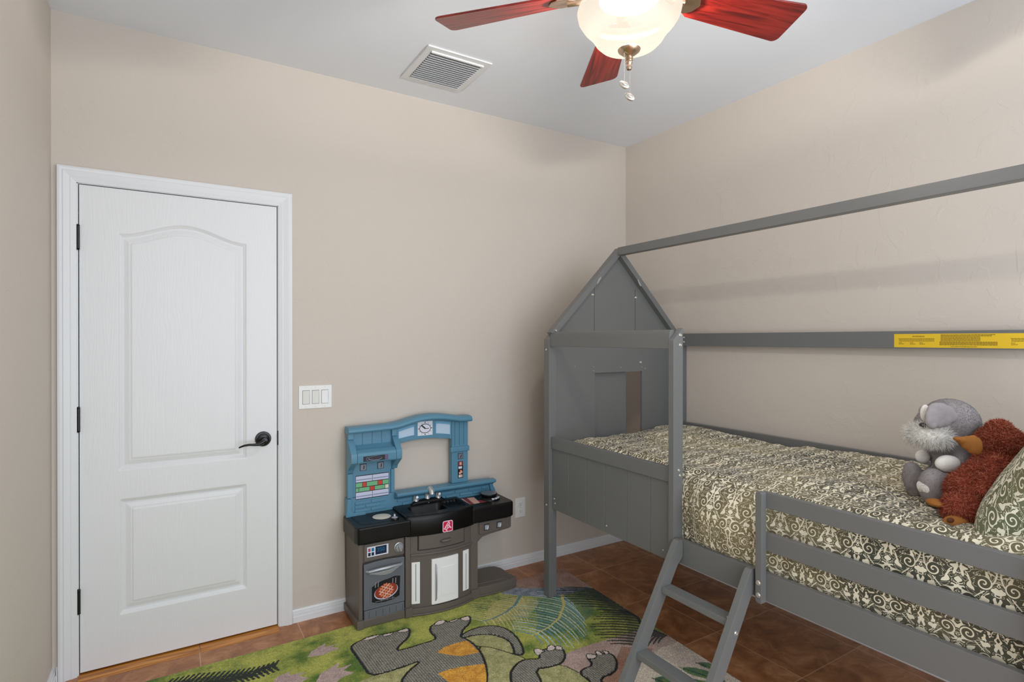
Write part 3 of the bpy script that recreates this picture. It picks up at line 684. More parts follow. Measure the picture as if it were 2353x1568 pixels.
# ------------------------------------------------------------------ pillow leaning at the near end
def pillow():
    c = Vector((-.50, -2.375, 1.02)); n = 70
    ex = Vector((1, .02, 0)).normalized(); ez = Vector((0, -.50, .866)).normalized(); en = ex.cross(ez)
    P = np.zeros((2*n-1, n, 3)); UV = np.zeros((2*n-1, n, 2)); W_, H_ = .36, .20
    for i in range(2*n-1):
        side = 1 if i < n else -1; ii = i if i < n else 2*n-2-i
        a = -1+2*ii/(n-1)
        for j in range(n):
            b_ = -1+2*j/(n-1)
            pin = 1-.07*(1-a*a)*0-.06*(b_*b_)*(1-abs(a))**0
            ax_ = a*(1-.05*(1-b_*b_)**1); bx__ = b_*(1-.09*(1-a*a))
            th = .085*max(0, (1-a**4))**.45*max(0, (1-b_**4))**.45
            th += .006*noise.noise(Vector((a*3, b_*3, side)))*(1-a*a)*(1-b_*b_)
            p = c+ex*(bx__*W_)+ez*(ax_*H_)+en*(side*th)
            P[i, j] = p; UV[i, j] = (b_*W_+.5, a*H_+side*.7)
    dv1 = np.r_[np.zeros((1, n)), np.cumsum(np.linalg.norm(np.diff(P, axis=0), axis=2), axis=0)]; du1 = np.c_[np.zeros(2*n-1), np.cumsum(np.linalg.norm(np.diff(P, axis=1), axis=2), axis=1)]
    UV[..., 0] = du1-du1[:, n//2][:, None]+.5; UV[..., 1] = dv1
    P = P.transpose(1, 0, 2); UV = UV.transpose(1, 0, 2)
    o = grid_mesh('pillow', P, UV, [M['damask2']], org=c)
    return tag(o, 'plump green and ivory damask pillow behind the brown plush at the bed head', 'pillow')
pillow()
# ------------------------------------------------------------------ play kitchen
kit = thing('play_kitchen', 'toy kitchen with teal blue backsplash, black counter and taupe cabinets', 'play kitchen', (-1.52, -.14, .011))
T, K, B_, BG = M['taupe'], M['blackp'], M['bluep'], M['blueg']
def kp(mb, name, parent=None, bevel=0, **kw): return mb.build(name, kit, parent, bevel=bevel, **kw)
def bow(x, base=-.252, dep=.038, x0=-1.70, x1=-1.328):  # bowed front of the middle unit
    u = (x-(x0+x1)/2)/((x1-x0)/2); return base-dep*max(0, 1-u*u)
def bowpoly(x0, x1, off=0, yb=-.03, n=14, **kw):
    xs = [x0+(x1-x0)*i/n for i in range(n+1)]
    return [(x, bow(x, **kw)-off) for x in xs]+[(x1, yb), (x0, yb)]
zb = .011
g = MB()                                                # left cabinet, built round the oven
g.box(-1.950, -1.930, -.255, -.020, zb, .412, T).box(-1.718, -1.690, -.262, -.030, zb, .412, T)
g.box(-1.950, -1.700, -.235, -.020, .03, .412, T)
g.prism([(-1.932, -.248), (-1.718, -.248), (-1.718, -.235), (-1.932, -.235)], 'z', .322, .412, T)
kp(g, 'left_cabinet', bevel=.004)
g = MB()
g.prism([(-1.960, -.268), (-1.930, -.268), (-1.930, -.262), (-1.716, -.266), (-1.716, -.02), (-1.960, -.02)], 'z', zb, .048, T)
g.box(-1.962, -1.928, -.270, -.18, zb, .052, T)
g.prism(bowpoly(-1.720, -1.328, .012), 'z', zb, .046, T); g.prism(bowpoly(-1.690, -1.340, .020), 'z', zb, .020, T)
g.box(-1.722, -1.686, -.278, -.2, zb, .056, T).box(-1.352, -1.305, -.272, -.1, zb, .060, T)
n = 10; arc = [(-1.315+.24*i/n, -.252-.016*math.sin(PI*(.15+.7*i/n))) for i in range(n+1)]
g.prism(arc+[(-1.070, -.245), (-1.066, -.235), (-1.070, -.10), (-1.088, -.062), (-1.120, -.045), (-1.315, -.040)], 'z', zb, .062, T)
g.prism([(x, y-.006) for x, y in arc]+[(-1.064, -.235), (-1.315, -.22)], 'z', zb, .020, T)
g.box(-1.100, -1.064, -.262, -.20, zb, .064, T)
kp(g, 'base_plinth', bevel=.004)
g = MB(); g.prism([(-1.300, -.225), (-1.12, -.240), (-1.095, -.12), (-1.13, -.065), (-1.300, -.060)], 'z', .060, .0655, T); kp(g, 'shelf_rim', bevel=.002)
g = MB(); g.prism(bowpoly(-1.690, -1.340), 'z', .03, .412, T); kp(g, 'middle_cabinet', bevel=.003)
g = MB(); g.box(-1.350, -1.308, -.262, -.030, zb, .412, T); g.box(-1.318, -1.306, -.255, -.24, .06, .412, T); kp(g, 'right_post', bevel=.004)
g = MB(); g.prism([(-1.310, .412), (-1.085, .412), (-1.085, .345), (-1.100, .340), (-1.22, .330), (-1.270, .322), (-1.296, .300), (-1.310, .262)], 'y', -.240, -.060, T); kp(g, 'hanging_cabinet', bevel=.004)
g = MB(); g.prism([(-1.292, .405), (-1.110, .405), (-1.110, .352), (-1.200, .342), (-1.284, .338), (-1.292, .346)], 'y', -.246, -.238, T); kp(g, 'knob_panel', bevel=.003)
def knob(x, z, y, r=.015, name='knob', sq=True, m=None, rot=.35):
    g = MB(); m = m or M['silver']
    if sq: g.box(x-r, x+r, y-.003, y, z-r, z+r, m)
    else: g.lathe([(r*1.25, .0), (r*1.25, -.003), (r, -.004), (r*.92, -.013), (r*.8, -.015), (0, -.0155)], (x, y, z), m, 32, 'y')
    d = Vector((math.sin(rot), 0, math.cos(rot)))*r*.75; yy = y-(.0155 if not sq else .003)
    g.slab(Vector((x, yy-.004, z))-d*1.1, Vector((x, yy-.004, z))+d*1.1, r*.5, .012, M['stw'] if sq else m, (0, 1, 0))
    return kp(g, name, bevel=.0012)
for x in (-1.246, -1.166):
    MB().box(x-.0165, x+.0165, -.2470, -.2455, .357, .391, M['ink']).build('knob_surround', kit)
    knob(x, .374, -.2470, .0135)
# oven
g = MB(); zt0, zt1 = .093, .318
top = [(-1.927+.205*i/10, zt1-.004+.010*math.sin(PI*i/10)*.6) for i in range(11)]
g.prism([(-1.927, zt0), (-1.722, zt0)]+[(x, z) for x, z in reversed(top)], 'y', -.262, -.246, M['ovengrey'])
oven = kp(g, 'oven_door', bevel=.003)
wpoly = [(-1.889, .128), (-1.86, .118), (-1.82, .115), (-1.78, .119), (-1.750, .130), (-1.746, .226), (-1.775, .232), (-1.800, .226), (-1.835, .222), (-1.862, .216), (-1.889, .200)]
cxw, czw = -1.818, .172
def scl(p, s): return [(cxw+(x-cxw)*s, czw+(z-czw)*s) for x, z in p]
g = MB(); g.prism(scl(wpoly, 1.13), 'y', -.2645, -.260, M['ovengrey']); kp(g, 'oven_window_frame', oven, bevel=.001)
g = MB(); g.prism(wpoly, 'y', -.2652, -.2640, M['ink'])
def ellp(cx, cz, a, b_, th, n=28): return [(cx+a*math.cos(t)*math.cos(th)-b_*math.sin(t)*math.sin(th), cz+a*math.cos(t)*math.sin(th)+b_*math.sin(t)*math.cos(th)) for t in [2*PI*k/n for k in range(n)]]
for x in (-1.872, -1.858, -1.770, -1.785): g.prism([(x-.002, .195), (x+.002, .195), (x+.003, .222), (x-.001, .222)], 'y', -.2654, -.2650, M['silver'])
g.prism(ellp(-1.818, .166, .060, .036, .12), 'y', -.2656, -.2652, M['tilew'])
g.prism(ellp(-1.818, .169, .057, .034, .12), 'y', -.2659, -.2655, M['dorange'])
for a in (-2, -1, 0, 1, 2):
    for sgn in (1, -1):
        off = a*.0125; L_ = .85*math.sqrt(max(0, 1-(abs(a)/3.1)**2))
        th = .12+sgn*.6; dx, dz = math.cos(th), math.sin(th); nx_, nz2_ = -dz, dx
        cx_, cz_ = -1.818+nx_*off, .169+nz2_*off; hl = .042*L_
        g.prism([(cx_-dx*hl+nx_*.0028, cz_-dz*hl+nz2_*.0028), (cx_-dx*hl-nx_*.0028, cz_-dz*hl-nz2_*.0028), (cx_+dx*hl-nx_*.0028, cz_+dz*hl-nz2_*.0028), (cx_+dx*hl+nx_*.0028, cz_+dz*hl+nz2_*.0028)], 'y', -.2662-.0002*(sgn > 0), -.2658, M['orange'] if (a+sgn) % 2 else M['salmon'])
for x in (-1.842, -1.812, -1.785): g.box(x-.0012, x+.0012, -.2656, -.2650, .120, .135, M['silver'])
g.box(-1.872, -1.772, -.2656, -.2650, .1245, .1265, M['silver'])
kp(g, 'oven_window_picture', oven)['label'] = 'printed window picture of a lattice pie on an oven rack'
g = MB(); hp = [(-1.915, -.262, .280), (-1.905, -.278, .283), (-1.87, -.286, .288), (-1.825, -.289, .290), (-1.78, -.286, .290), (-1.745, -.278, .288), (-1.735, -.262, .287)]
g.tube(hp, [.006, .007, .0075, .008, .0075, .007, .006], M['silver'], 14); kp(g, 'oven_handle', oven)
g = MB(); g.prism([(-1.905, .268), (-1.85, .250), (-1.82, .246), (-1.79, .250), (-1.745, .276), (-1.80, .268), (-1.85, .266)], 'y', -.266, -.260, M['silver']); kp(g, 'handle_relief', oven, bevel=.0015)
g = MB(); g.box(-1.925, -1.722, -.260, -.244, .042, .090, M['ovengrey']); wd_ = kp(g, 'warming_drawer', bevel=.003)
for k in range(6): g = MB(); g.box(-1.901+.034*k-.0006, -1.901+.034*k+.0006, -.2606, -.2595, .052, .080, M['ink']); kp(g, 'drawer_groove', wd_)
g = MB(); g.prism([(-1.924, .326), (-1.722, .326), (-1.722, .404), (-1.728, .408), (-1.918, .408), (-1.924, .402)], 'y', -.254, -.246, T); cpn = kp(g, 'control_panel', bevel=.003)
g = MB(); g.quad_y(-1.909, -1.803, .345, .394, -.2540, M['stw'])
g.quad_y(-1.868, -1.812, .351, .390, -.2544, M['navy'])
for (x, z, mm) in [(-1.898, .379, 'rose'), (-1.881, .379, 'cyan'), (-1.898, .358, 'navy'), (-1.881, .358, 'navy')]: g.quad_y(x-.0062, x+.0062, z-.008, z+.008, -.2544, M[mm])
disp = kp(g, 'display_sticker', cpn)
text('350', .026, (-1.841, -.2549, .372), (PI/2, 0, 0), M['cyan'], kit, cpn, 'display_digits')
knob(-1.750, .366, -.2545, .0195, 'oven_knob', sq=False, rot=-.4)
# middle unit: drawer, door, white stiles
def bslab(x0, x1, z0, z1, off, th, m, name, parent=None, bevel=.002, n=10, holes=None):
    xs = [x0+(x1-x0)*i/n for i in range(n+1)]
    g = MB(); g.prism([(x, bow(x)-off) for x in xs]+[(x, bow(x)-off+th) for x in reversed(xs)], 'z', z0, z1, m); return kp(g, name, parent, bevel=bevel)
bslab(-1.656, -1.398, .334, .408, .004, .004, M['slot'], 'drawer_gap', None, 0)
dw = bslab(-1.652, -1.402, .338, .412, .0075, .008, T, 'toy_drawer')
g = MB(); pts = [(-1.542, bow(-1.54)-.010, .370), (-1.535, bow(-1.53)-.019, .371), (-1.515, bow(-1.515)-.021, .372), (-1.495, bow(-1.50)-.019, .373), (-1.488, bow(-1.49)-.010, .374)]
g.tube(pts, [.005, .0065, .007, .0065, .005], T, 12); kp(g, 'drawer_handle', dw)
bslab(-1.690, -1.340, .306, .318, .007, .010, T, 'cabinet_moulding', None, .003)
wdoor = bslab(-1.589, -1.440, .052, .283, .010, .012, M['whitep'], 'cabinet_door', None, .003)
bslab(-1.540, -1.462, .090, .235, .0125, .004, M['whitep'], 'door_panel', wdoor, .0015)
g = MB(); g.tube([(-1.569, bow(-1.569)-.010, .258), (-1.569, bow(-1.569)-.019, .245), (-1.569, bow(-1.569)-.021, .165), (-1.569, bow(-1.569)-.019, .085), (-1.569, bow(-1.569)-.010, .072)], [.003, .0035, .004, .0035, .003], M['silver'], 10); kp(g, 'door_handle_bar', wdoor)
for x0 in (-1.685, -1.407):
    p = bslab(x0, x0+.040, .066 if x0 < -1.5 else .074, .276 if x0 < -1.5 else .286, .004, .006, M['whitep'], 'white_trim_panel', None, .002, 4)
    g = MB(); xx = x0+.020; g.box(xx-.0012, xx+.0012, bow(xx)-.0044, bow(xx)-.003, .080, .268, M['slot']); kp(g, 'panel_groove', p)
# counter
g = MB()
g.prism([(-1.966, -.235), (-1.955, -.268), (-1.930, -.272), (-1.690, -.276), (-1.690, -.030), (-1.966, -.030)], 'z', .414, .497, K); kp(g, 'countertop', bevel=.009, seg=3); g = MB()
g.prism([(-1.345, -.272), (-1.105, -.272), (-1.085, -.262), (-1.080, -.235), (-1.080, -.070), (-1.092, -.040), (-1.345, -.030)], 'z', .414, .497, K)
kp(g, 'countertop', bevel=.009, seg=3)
g = MB(); g.prism([(-1.940, -.070), (-1.928, -.215), (-1.90, -.225), (-1.715, -.235), (-1.715, -.060)], 'z', .4965, .4985, K); kp(g, 'counter_inlay', bevel=.001)
# sink: grid heightfield with a basin and a ribbed drainer
sx0, sx1 = -1.712, -1.336; nsx, nsy = 120, 90
P = np.zeros((nsx, nsy+6, 3))
def rr(x, y, cx, cy, hx, hy, r): # rounded-rectangle distance, negative inside
    qx, qy = abs(x-cx)-hx+r, abs(y-cy)-hy+r
    return math.hypot(max(qx, 0), max(qy, 0))+min(max(qx, qy), 0)-r
for i in range(nsx):
    x = sx0+(sx1-sx0)*i/(nsx-1); yf = bow(x, base=-.262, dep=.036, x0=-1.712, x1=-1.336)
    for j in range(nsy):
        t_ = j/(nsy-1); y = yf+( -.035-yf)*t_
        z = .512
        d = rr(x, y, -1.560, -.178, .098, .064, .03); z -= .055*min(1, max(0, -d/.022))**.8
        d2 = rr(x, y, -1.412, -.170, .052, .070, .02); dd = min(1, max(0, -d2/.01)); z -= dd*(.010+.005*(.5+.5*math.cos((x+y*.4)*2*PI/.020)))
        d3 = math.hypot(x+1.500, (y+.115)) ; 
        e = min(t_*(abs(yf)-.035), .012)/.012; z -= .006*(1-min(1, (t_*(abs(yf)-.035))/.010))**2
        ex_ = min(x-sx0, sx1-x); z -= .006*(1-min(1, ex_/.010))**2
        P[i, j+6] = (x, y, z)
    for q in range(6): P[i, q] = (x, yf-.001-.004*math.sin(PI*q/6), .410+(.506-.410)*q/6)
sk = grid_mesh('sink', P, None, [K], root=kit)
g = MB()
for x in (sx0, sx1): g.box(x-.0006, x+.0006, bow(x, base=-.262, dep=.036, x0=sx0, x1=sx1)+.001, -.035, .411, .506, K)
g.prism(bowpoly(sx0, sx1, -.002, base=-.262, dep=.036), 'z', .4085, .4115, K); kp(g, 'sink_apron', sk)
# logo on the apron
LX, LZ = -1.505, .441; ly = bow(LX, base=-.262, dep=.036, x0=-1.712, x1=-1.336)-.0062
def rrect(cx, cz, h, r, n=5):
    o = []
    for (sx, sz, a0) in ((1, 1, 0), (-1, 1, PI/2), (-1, -1, PI), (1, -1, 3*PI/2)):
        for k in range(n+1): a = a0+PI/2*k/n; o.append((cx+sx*(h-r)+r*math.cos(a), cz+sz*(h-r)+r*math.sin(a)))
    return o
g = MB(); g.prism(rrect(LX, LZ, .0285, .009), 'y', ly, ly+.004, M['lpink']); g.prism(rrect(LX, LZ, .0245, .007), 'y', ly-.0004, ly, M['pink'])
SKN = []
def strok(pts, w_, m=None, yy=ly-.0004):
    for (a, b_) in zip(pts[:-1], pts[1:]):
        a = (LX+a[0]*.0245, LZ+a[1]*.0245); b_ = (LX+b_[0]*.0245, LZ+b_[1]*.0245)
        d = Vector((b_[0]-a[0], b_[1]-a[1])); d.normalize(); nn_ = Vector((-d.y, d.x))*w_/2; a = Vector(a)-d*w_*.3; b_ = Vector(b_)+d*w_*.3
        SKN.append(1); g.prism([tuple(a+nn_), tuple(a-nn_), tuple(b_-nn_), tuple(b_+nn_)], 'y', yy-.0003-.00004*len(SKN), yy+.0001, m or M['lpink'])
strok([(-.75, -.35), (-.25, .35), (.25, .95)], .0045); strok([(.30, .75), (.42, .40)], .005); strok([(-.15, .05), (.18, .30), (.45, -.10), (.75, -.45)], .0055)
strok([(-.85, -.40), (-.35, -.70), (.05, -.30), (.35, -.22), (.60, -.30)], .0048); strok([(-.40, -.05), (-.45, -.35)], .0035); strok([(-.05, .15), (-.08, -.28)], .0035); strok([(.35, .10), (.36, -.15)], .003); strok([(-.35, -.70), (-.2, -.95)], .0045)
g.prism([(LX+.0225, LZ-.030), (LX+.028, LZ-.0285), (LX+.030, LZ-.024), (LX+.0275, LZ-.026)], 'y', ly-.0003, ly+.003, M['logogrey'])
kp(g, 'emblem_sticker', sk)['label'] = 'square crimson sticker with pale pink outline and line emblem'
# faucet and taps
g = MB(); fx, fy = -1.520, -.070; S_ = mat('tap_silver', (196, 196, 196), .25, .45)
g.lathe([(.025, 0), (.023, .006), (.016, .020), (.013, .044), (.015, .058), (.011, .068), (0, .071)], (fx, fy, .509), S_, 24)
g.tube([(fx, fy, .550), (fx+.002, fy-.012, .578), (fx+.004, fy-.028, .588), (fx+.006, fy-.044, .578), (fx+.007, fy-.052, .560)], [.011, .013, .0155, .016, .013], S_, 14)
kp(g, 'faucet', sk)
for x in (-1.588, -1.458):
    g = MB(); g.lathe([(.021, 0), (.0175, .014), (.013, .034), (.0145, .040), (.012, .047), (0, .050)], (x, -.074, .509), S_, 20)
    g.tube([(x, -.074, .550), (x-.003, -.102, .553)], [.009, .007], S_, 10); kp(g, 'tap', sk)
g = MB(); g.tube([(-1.62, -.095, .511), (-1.60, -.082, .5135), (-1.52, -.075, .5145), (-1.44, -.080, .5135), (-1.425, -.09, .511)], [.006, .016, .019, .016, .006], K, 12); kp(g, 'faucet_ledge', sk)
# hotplate disc and salt knob on the left, printed mat and grey disc on the right
g = MB(); g.lathe([(.046, 0), (.046, .0012), (.044, .0018), (0, .0018)], (-1.802, -.150, .4975), M['cream'], 40); kp(g, 'round_plate_print')
g = MB(); g.lathe([(.023, 0), (.021, .006), (.014, .008)], (-1.758, -.218, .4975), K, 28); g.lathe([(.017, .006), (.014, .010), (.006, .013), (.0055, .022), (.003, .025), (0, .026)], (-1.758, -.218, .4975), M['silver'], 28); kp(g, 'hob_knob')
g = MB(); q = [(-1.330, -.200), (-1.262, -.198), (-1.240, -.085), (-1.318, -.075)]
def lerpq(a, b_): return (q[0][0]+(q[1][0]-q[0][0])*a+((q[3][0]+(q[2][0]-q[3][0])*a)-(q[0][0]+(q[1][0]-q[0][0])*a))*b_, q[0][1]+(q[1][1]-q[0][1])*a+((q[3][1]+(q[2][1]-q[3][1])*a)-(q[0][1]+(q[1][1]-q[0][1])*a))*b_)
for a0_, a1_, mm in ((0, .12, 'salmon'), (.12, .45, 'maroon'), (.45, 1, 'salmon')): g.prism([lerpq(a0_, 0), lerpq(a1_, 0), lerpq(a1_, 1), lerpq(a0_, 1)], 'z', .4972, .4982, M[mm])
g.prism([(-1.262, -.200), (-1.222, -.200), (-1.226, -.165), (-1.252, -.150)], 'z', .4972, .4984, M['maroon']); kp(g, 'striped_placemat_print')
g = MB(); g.lathe([(.060, 0), (.058, .006), (.046, .012), (.044, .013)], (-1.175, -.150, .4965), K, 36)
g.lathe([(.044, .013), (.050, .026), (.048, .030), (.046, .0305)], (-1.175, -.140, .4965), K, 36); g.lathe([(0, .0310), (.045, .0308), (.046, .0295)], (-1.175, -.140, .4965), M['steel'], 36); hb = kp(g, 'raised_hotplate')
g = MB()
for k in range(-5, 5):
    a = -PI/2+.35+k*.12; b_ = a+.12; q = [(-1.175+r_*math.cos(t_), -.150+r_*math.sin(t_)) for r_, t_ in ((.046, a), (.0585, a), (.0585, b_), (.046, b_))]
    g.prism(q, 'z', .5045, .5095+.0006*(k % 2), M['silver'] if k % 3 == 0 else M['stw'])
kp(g, 'silver_trim', hb)
# ---- backsplash
yb0, yb1 = -.058, -.022
g = MB(); F_ = lambda pts, y0_=yb0, y1_=yb1, m=None: g.prism(pts, 'y', y0_, y1_, m or B_)
F_([(-1.950, .5885), (-1.706, .5885), (-1.706, .928), (-1.950, .928)])                                   # left column
F_([(-1.3655, .5865), (-1.264, .5835), (-1.264, .940), (-1.3655, .953)])                                     # right column
na = 14
def arc_in(x): return .838+.018*math.sin(PI*(x+1.705)/.337)
def arc_out(x):
    return np.interp(x, [-1.955, -1.73, -1.68, -1.62, -1.56, -1.505, -1.44, -1.38, -1.33, -1.255], [.930, .934, .940, .955, .966, .969, .966, .956, .946, .944])
xs = [-1.706+(.340)*i/na for i in range(na+1)]
F_([(x, arc_in(x)) for x in xs]+[(x, arc_out(x)) for x in reversed(xs)])
F_([(-1.955, .494), (-1.090, .494), (-1.092, .520), (-1.104, .545), (-1.106, .580), (-1.36, .586), (-1.702, .588), (-1.955, .588)], -.0578)
bk = kp(g, 'backsplash', bevel=.004)
g = MB()                                                # crown along the top
xs = [-1.955+.70*i/40 for i in range(41)]
rows = []
pr = [(-.095, -.008), (-.100, .000), (-.098, .010), (-.088, .020), (-.060, .024), (-.020, .022), (-.020, -.012), (-.060, -.014)]
Pc = [[(x, yy, arc_out(x)+zz) for yy, zz in pr] for x in xs]; n = len(pr)
vs = [p for r in Pc for p in r]; fs = [tuple(range(n)), tuple((40*n+k) for k in range(n))]
for i in range(40):
    for k in range(n): fs.append((i*n+k, i*n+(k+1) % n, (i+1)*n+(k+1) % n, (i+1)*n+k))
g.add(vs, fs, B_); kp(g, 'crown_moulding', bk, bevel=.003)
g = MB(); g.prism([(-.066, .588), (-.104, .586), (-.106, .580), (-.104, .570), (-.090, .566), (-.060, .548)], 'x', -1.703, -1.104, B_)
kp(g, 'window_ledge', bk, bevel=.002)
g = MB()                                                # hood shelf
for x0_, x1_ in ((-1.9535, -1.922), (-1.719, -1.688)): g.prism([(-.050, .908), (-.134, .830), (-.140, .818), (-.138, .780), (-.130, .774), (-.075, .735), (-.066, .715), (-.050, .715)], 'x', x0_, x1_, B_)
g.prism([(-.050, .862), (-.104, .830), (-.108, .842), (-.134, .828), (-.140, .818), (-.138, .780), (-.130, .774), (-.050, .766)], 'x', -1.9219, -1.7191, B_)
hood = kp(g, 'hood_shelf', bk, bevel=.003)
for b4 in ((-1.952, -1.924, -.078, -.05, .890, .930), (-1.722, -1.694, -.078, -.05, .890, .930), (-1.952, -1.924, -.068, -.05, .590, .714), (-1.724, -1.704, -.068, -.05, .590, .714)):
    g = MB(); g.box(*b4, B_); kp(g, 'pilaster', bk, bevel=.003)
g = MB()
g.prism([(-1.960, .494), (-1.860, .494), (-1.860, .512), (-1.925, .515), (-1.932, .53), (-1.935, .585), (-1.953, .59)], 'y', -.074, -.05, B_); kp(g, 'end_bracket', bk, bevel=.003); g = MB()
g.prism([(-1.090, .494), (-1.118, .494), (-1.122, .520), (-1.128, .545), (-1.128, .572), (-1.108, .575), (-1.106, .545), (-1.092, .520)], 'y', -.072, -.05, B_)
kp(g, 'end_bracket', bk, bevel=.003)
for k in range(1, 4): x = -1.924+.202*k/4; g = MB(); g.box(x-.0011, x+.0011, -.0588, -.0575, .858, .930, BG); kp(g, 'beadboard_shade_line', bk)  # surface strips in darker teal paint the shade of beadboard grooves
for k in range(3): x = -1.348+.028*k; g = MB(); g.box(x-.0011, x+.0011, -.0588, -.0575, .80, .935, BG); kp(g, 'beadboard_shade_line', bk)
g = MB(); g.box(-1.376, -1.259, -.068, -.045, .764, .793, B_); kp(g, 'column_band', bk, bevel=.004)
g = MB(); br = []
for r_, z in enumerate((.510, .530, .550)):             # relief bricks
    x = -1.915-(.03 if r_ % 2 else 0)
    while x < -1.14:
        a_, b2_ = max(x, -1.915), min(x+.082, -1.135)
        if b2_-a_ > .015 and not (a_ < -1.705 < b2_): g.box(a_+.002, b2_-.002, -.0635, -.0575, z+.0015, z+.0165, B_)
        x += .085
kp(g, 'brick_relief', bk, bevel=.0012, seg=1)['kind'] = 'stuff'
# stickers
g = MB(); g.box(-1.909, -1.734, -.0592, -.0575, .576, .699, M['ink'])
def tile(x0, x1, z0, z1, m): g.box(-1.909+.175*x0+.0012, -1.909+.175*x1-.0012, -.0596, -.0592, .576+.123*z0+.0012, .576+.123*z1-.0012, m)
for x0, x1 in ((0, .5), (.5, 1)):
    for z0, z1 in ((.02, .30), (.71, .98)):
        tile(x0, x1, z0, z1, M['tilew']); g.box(-1.909+.175*x0+.003, -1.909+.175*x1-.003, -.0598, -.0596, .576+.123*(z0+.08), .576+.123*(z0+.13), M['tiled'])
for x0, x1, m_ in ((0, .2, 'green'), (.2, .32, 'red'), (.32, .66, 'green'), (.66, .80, 'red'), (.80, 1, 'green')): tile(x0, x1, .50, .70, M[m_])
for x0, x1, m_ in ((0, .09, 'green'), (.09, .42, 'green'), (.42, .56, 'red'), (.56, .88, 'green'), (.88, 1, 'cream')): tile(x0, x1, .31, .49, M[m_])
kp(g, 'tile_sticker', bk)['label'] = 'lilac, green and red brick tile sticker'
for x in (-1.870, -1.778):
    g = MB(); g.box(x-.017, x+.017, -.0600, -.0575, .722, .757, M['slot']); g.box(x-.0145, x+.0145, -.0606, -.0600, .724, .754, M['steel']); g.slab((x+.002, -.0616, .730), (x+.004, -.0616, .749), .004, .003, M['ink'], (0, 1, 0)); kp(g, 'hook_sticker', bk)
g = MB(); g.quad_y(-1.893, -1.765, .785, .811, -.1405, M['ink']); g.quad_y(-1.782, -1.766, .786, .811, -.1409, M['mauve'])
g.prism(ellp(-1.832, .7975, .036, .0105, 0), 'y', -.1412, -.1408, M['tiled']); g.prism(ellp(-1.831, .7985, .034, .0088, 0), 'y', -.1415, -.1411, M['ink'])
g.prism(ellp(-1.872, .7975, .0065, .008, 0), 'y', -.1412, -.1408, M['tiled']); g.prism(ellp(-1.872, .7975, .005, .0065, 0), 'y', -.1415, -.1411, M['ink'])
for i_, x in enumerate((-1.850, -1.842, -1.832, -1.824, -1.814, -1.806)): g.quad_y(x-.002, x+.0025, .7965+.0006*(i_ % 3), .7995, -.1414, M['mauve'])
kp(g, 'display_panel_sticker', hood)
def arcstick(x0, x1, name):
    g = MB(); n_ = 8; xs = [x0+(x1-x0)*i/n_ for i in range(n_+1)]
    lo = [(x, arc_in(x)+.026) for x in xs]; hi = [(x, arc_out(x)-.022) for x in xs]
    g.prism(lo+hi[::-1], 'y', -.0590, -.0575, M['mblue'])
    lo2 = [(x, arc_in(x)+.028) for x in xs]; hi2 = [(x, arc_out(x)-.034) for x in xs]; lo2[0] = (x0+.003, lo2[0][1]); hi2[0] = (x0+.003, hi2[0][1]); lo2[-1] = (x1-.003, lo2[-1][1]); hi2[-1] = (x1-.003, hi2[-1][1])
    g.prism(lo2+hi2[::-1], 'y', -.0594, -.0590, M['lblue'])
    kp(g, name, bk)
arcstick(-1.681, -1.590, 'window_sticker'); arcstick(-1.465, -1.376, 'window_sticker')
g = MB(); cx_, cz_ = -1.528, .912; g.box(-1.571, -1.484, -.0590, -.0575, .874, .951, M['stw'])
g.prism(ellp(cx_, cz_, .034, .026, 0), 'y', -.0594, -.0590, M['ink']); g.prism(ellp(cx_, cz_, .0305, .0225, 0), 'y', -.0597, -.0593, M['stw'])
for k in range(12): a = k*PI/6; g.prism(ellp(cx_+.0385*math.cos(a), cz_+.0325*math.sin(a), .0020 if k % 3 else .0034, .0020 if k % 3 else .0034, 0, 8), 'y', -.0595, -.0590, M['ink'] if k % 2 else M['maroon'])
g.slab((cx_, -.0602, cz_), (cx_-.022, -.0602, cz_+.019), .0075, .0008, M['ink'], (0, 1, 0)); g.slab((cx_-.002, -.0602, cz_-.001), (cx_+.022, -.0602, cz_-.001), .0035, .0008, M['ink'], (0, 1, 0))
kp(g, 'clock_sticker', bk)['label'] = 'square white clock face sticker with black hands'
g = MB(); x = -1.3125; g.box(x-.0165, x+.0165, -.0592, -.0575, .720, .753, M['slot']); g.box(x-.014, x+.014, -.0597, -.0592, .7225, .7505, M['steel']); g.slab((x-.001, -.0605, .727), (x+.006, -.0605, .744), .004, .001, M['ink'], (0, 1, 0)); kp(g, 'switch_sticker', bk)
g = MB(); g.box(x-.0165, x+.0165, -.0592, -.0575, .612, .707, M['ink']); g.quad_y(x-.015, x+.015, .682, .706, -.0592, M['maroon'])
for (dx_, z0, z1, m_) in ((.0, .686, .702, 'salmon'), (-.001, .665, .678, 'stw'), (.002, .645, .657, 'orange'), (-.004, .634, .646, 'salmon'), (.006, .640, .650, 'salmon'), (-.006, .616, .630, 'cream'), (.006, .616, .631, 'salmon')):
    g.quad_y(x+dx_-.006-(.006 if 'w' in m_ else 0), x+dx_+.006+(.004 if 'w' in m_ else 0), z0, z1, -.0596-.0001*dx_*1000*.3-.0003*('o' in m_), M[m_])
kp(g, 'food_sticker', bk)
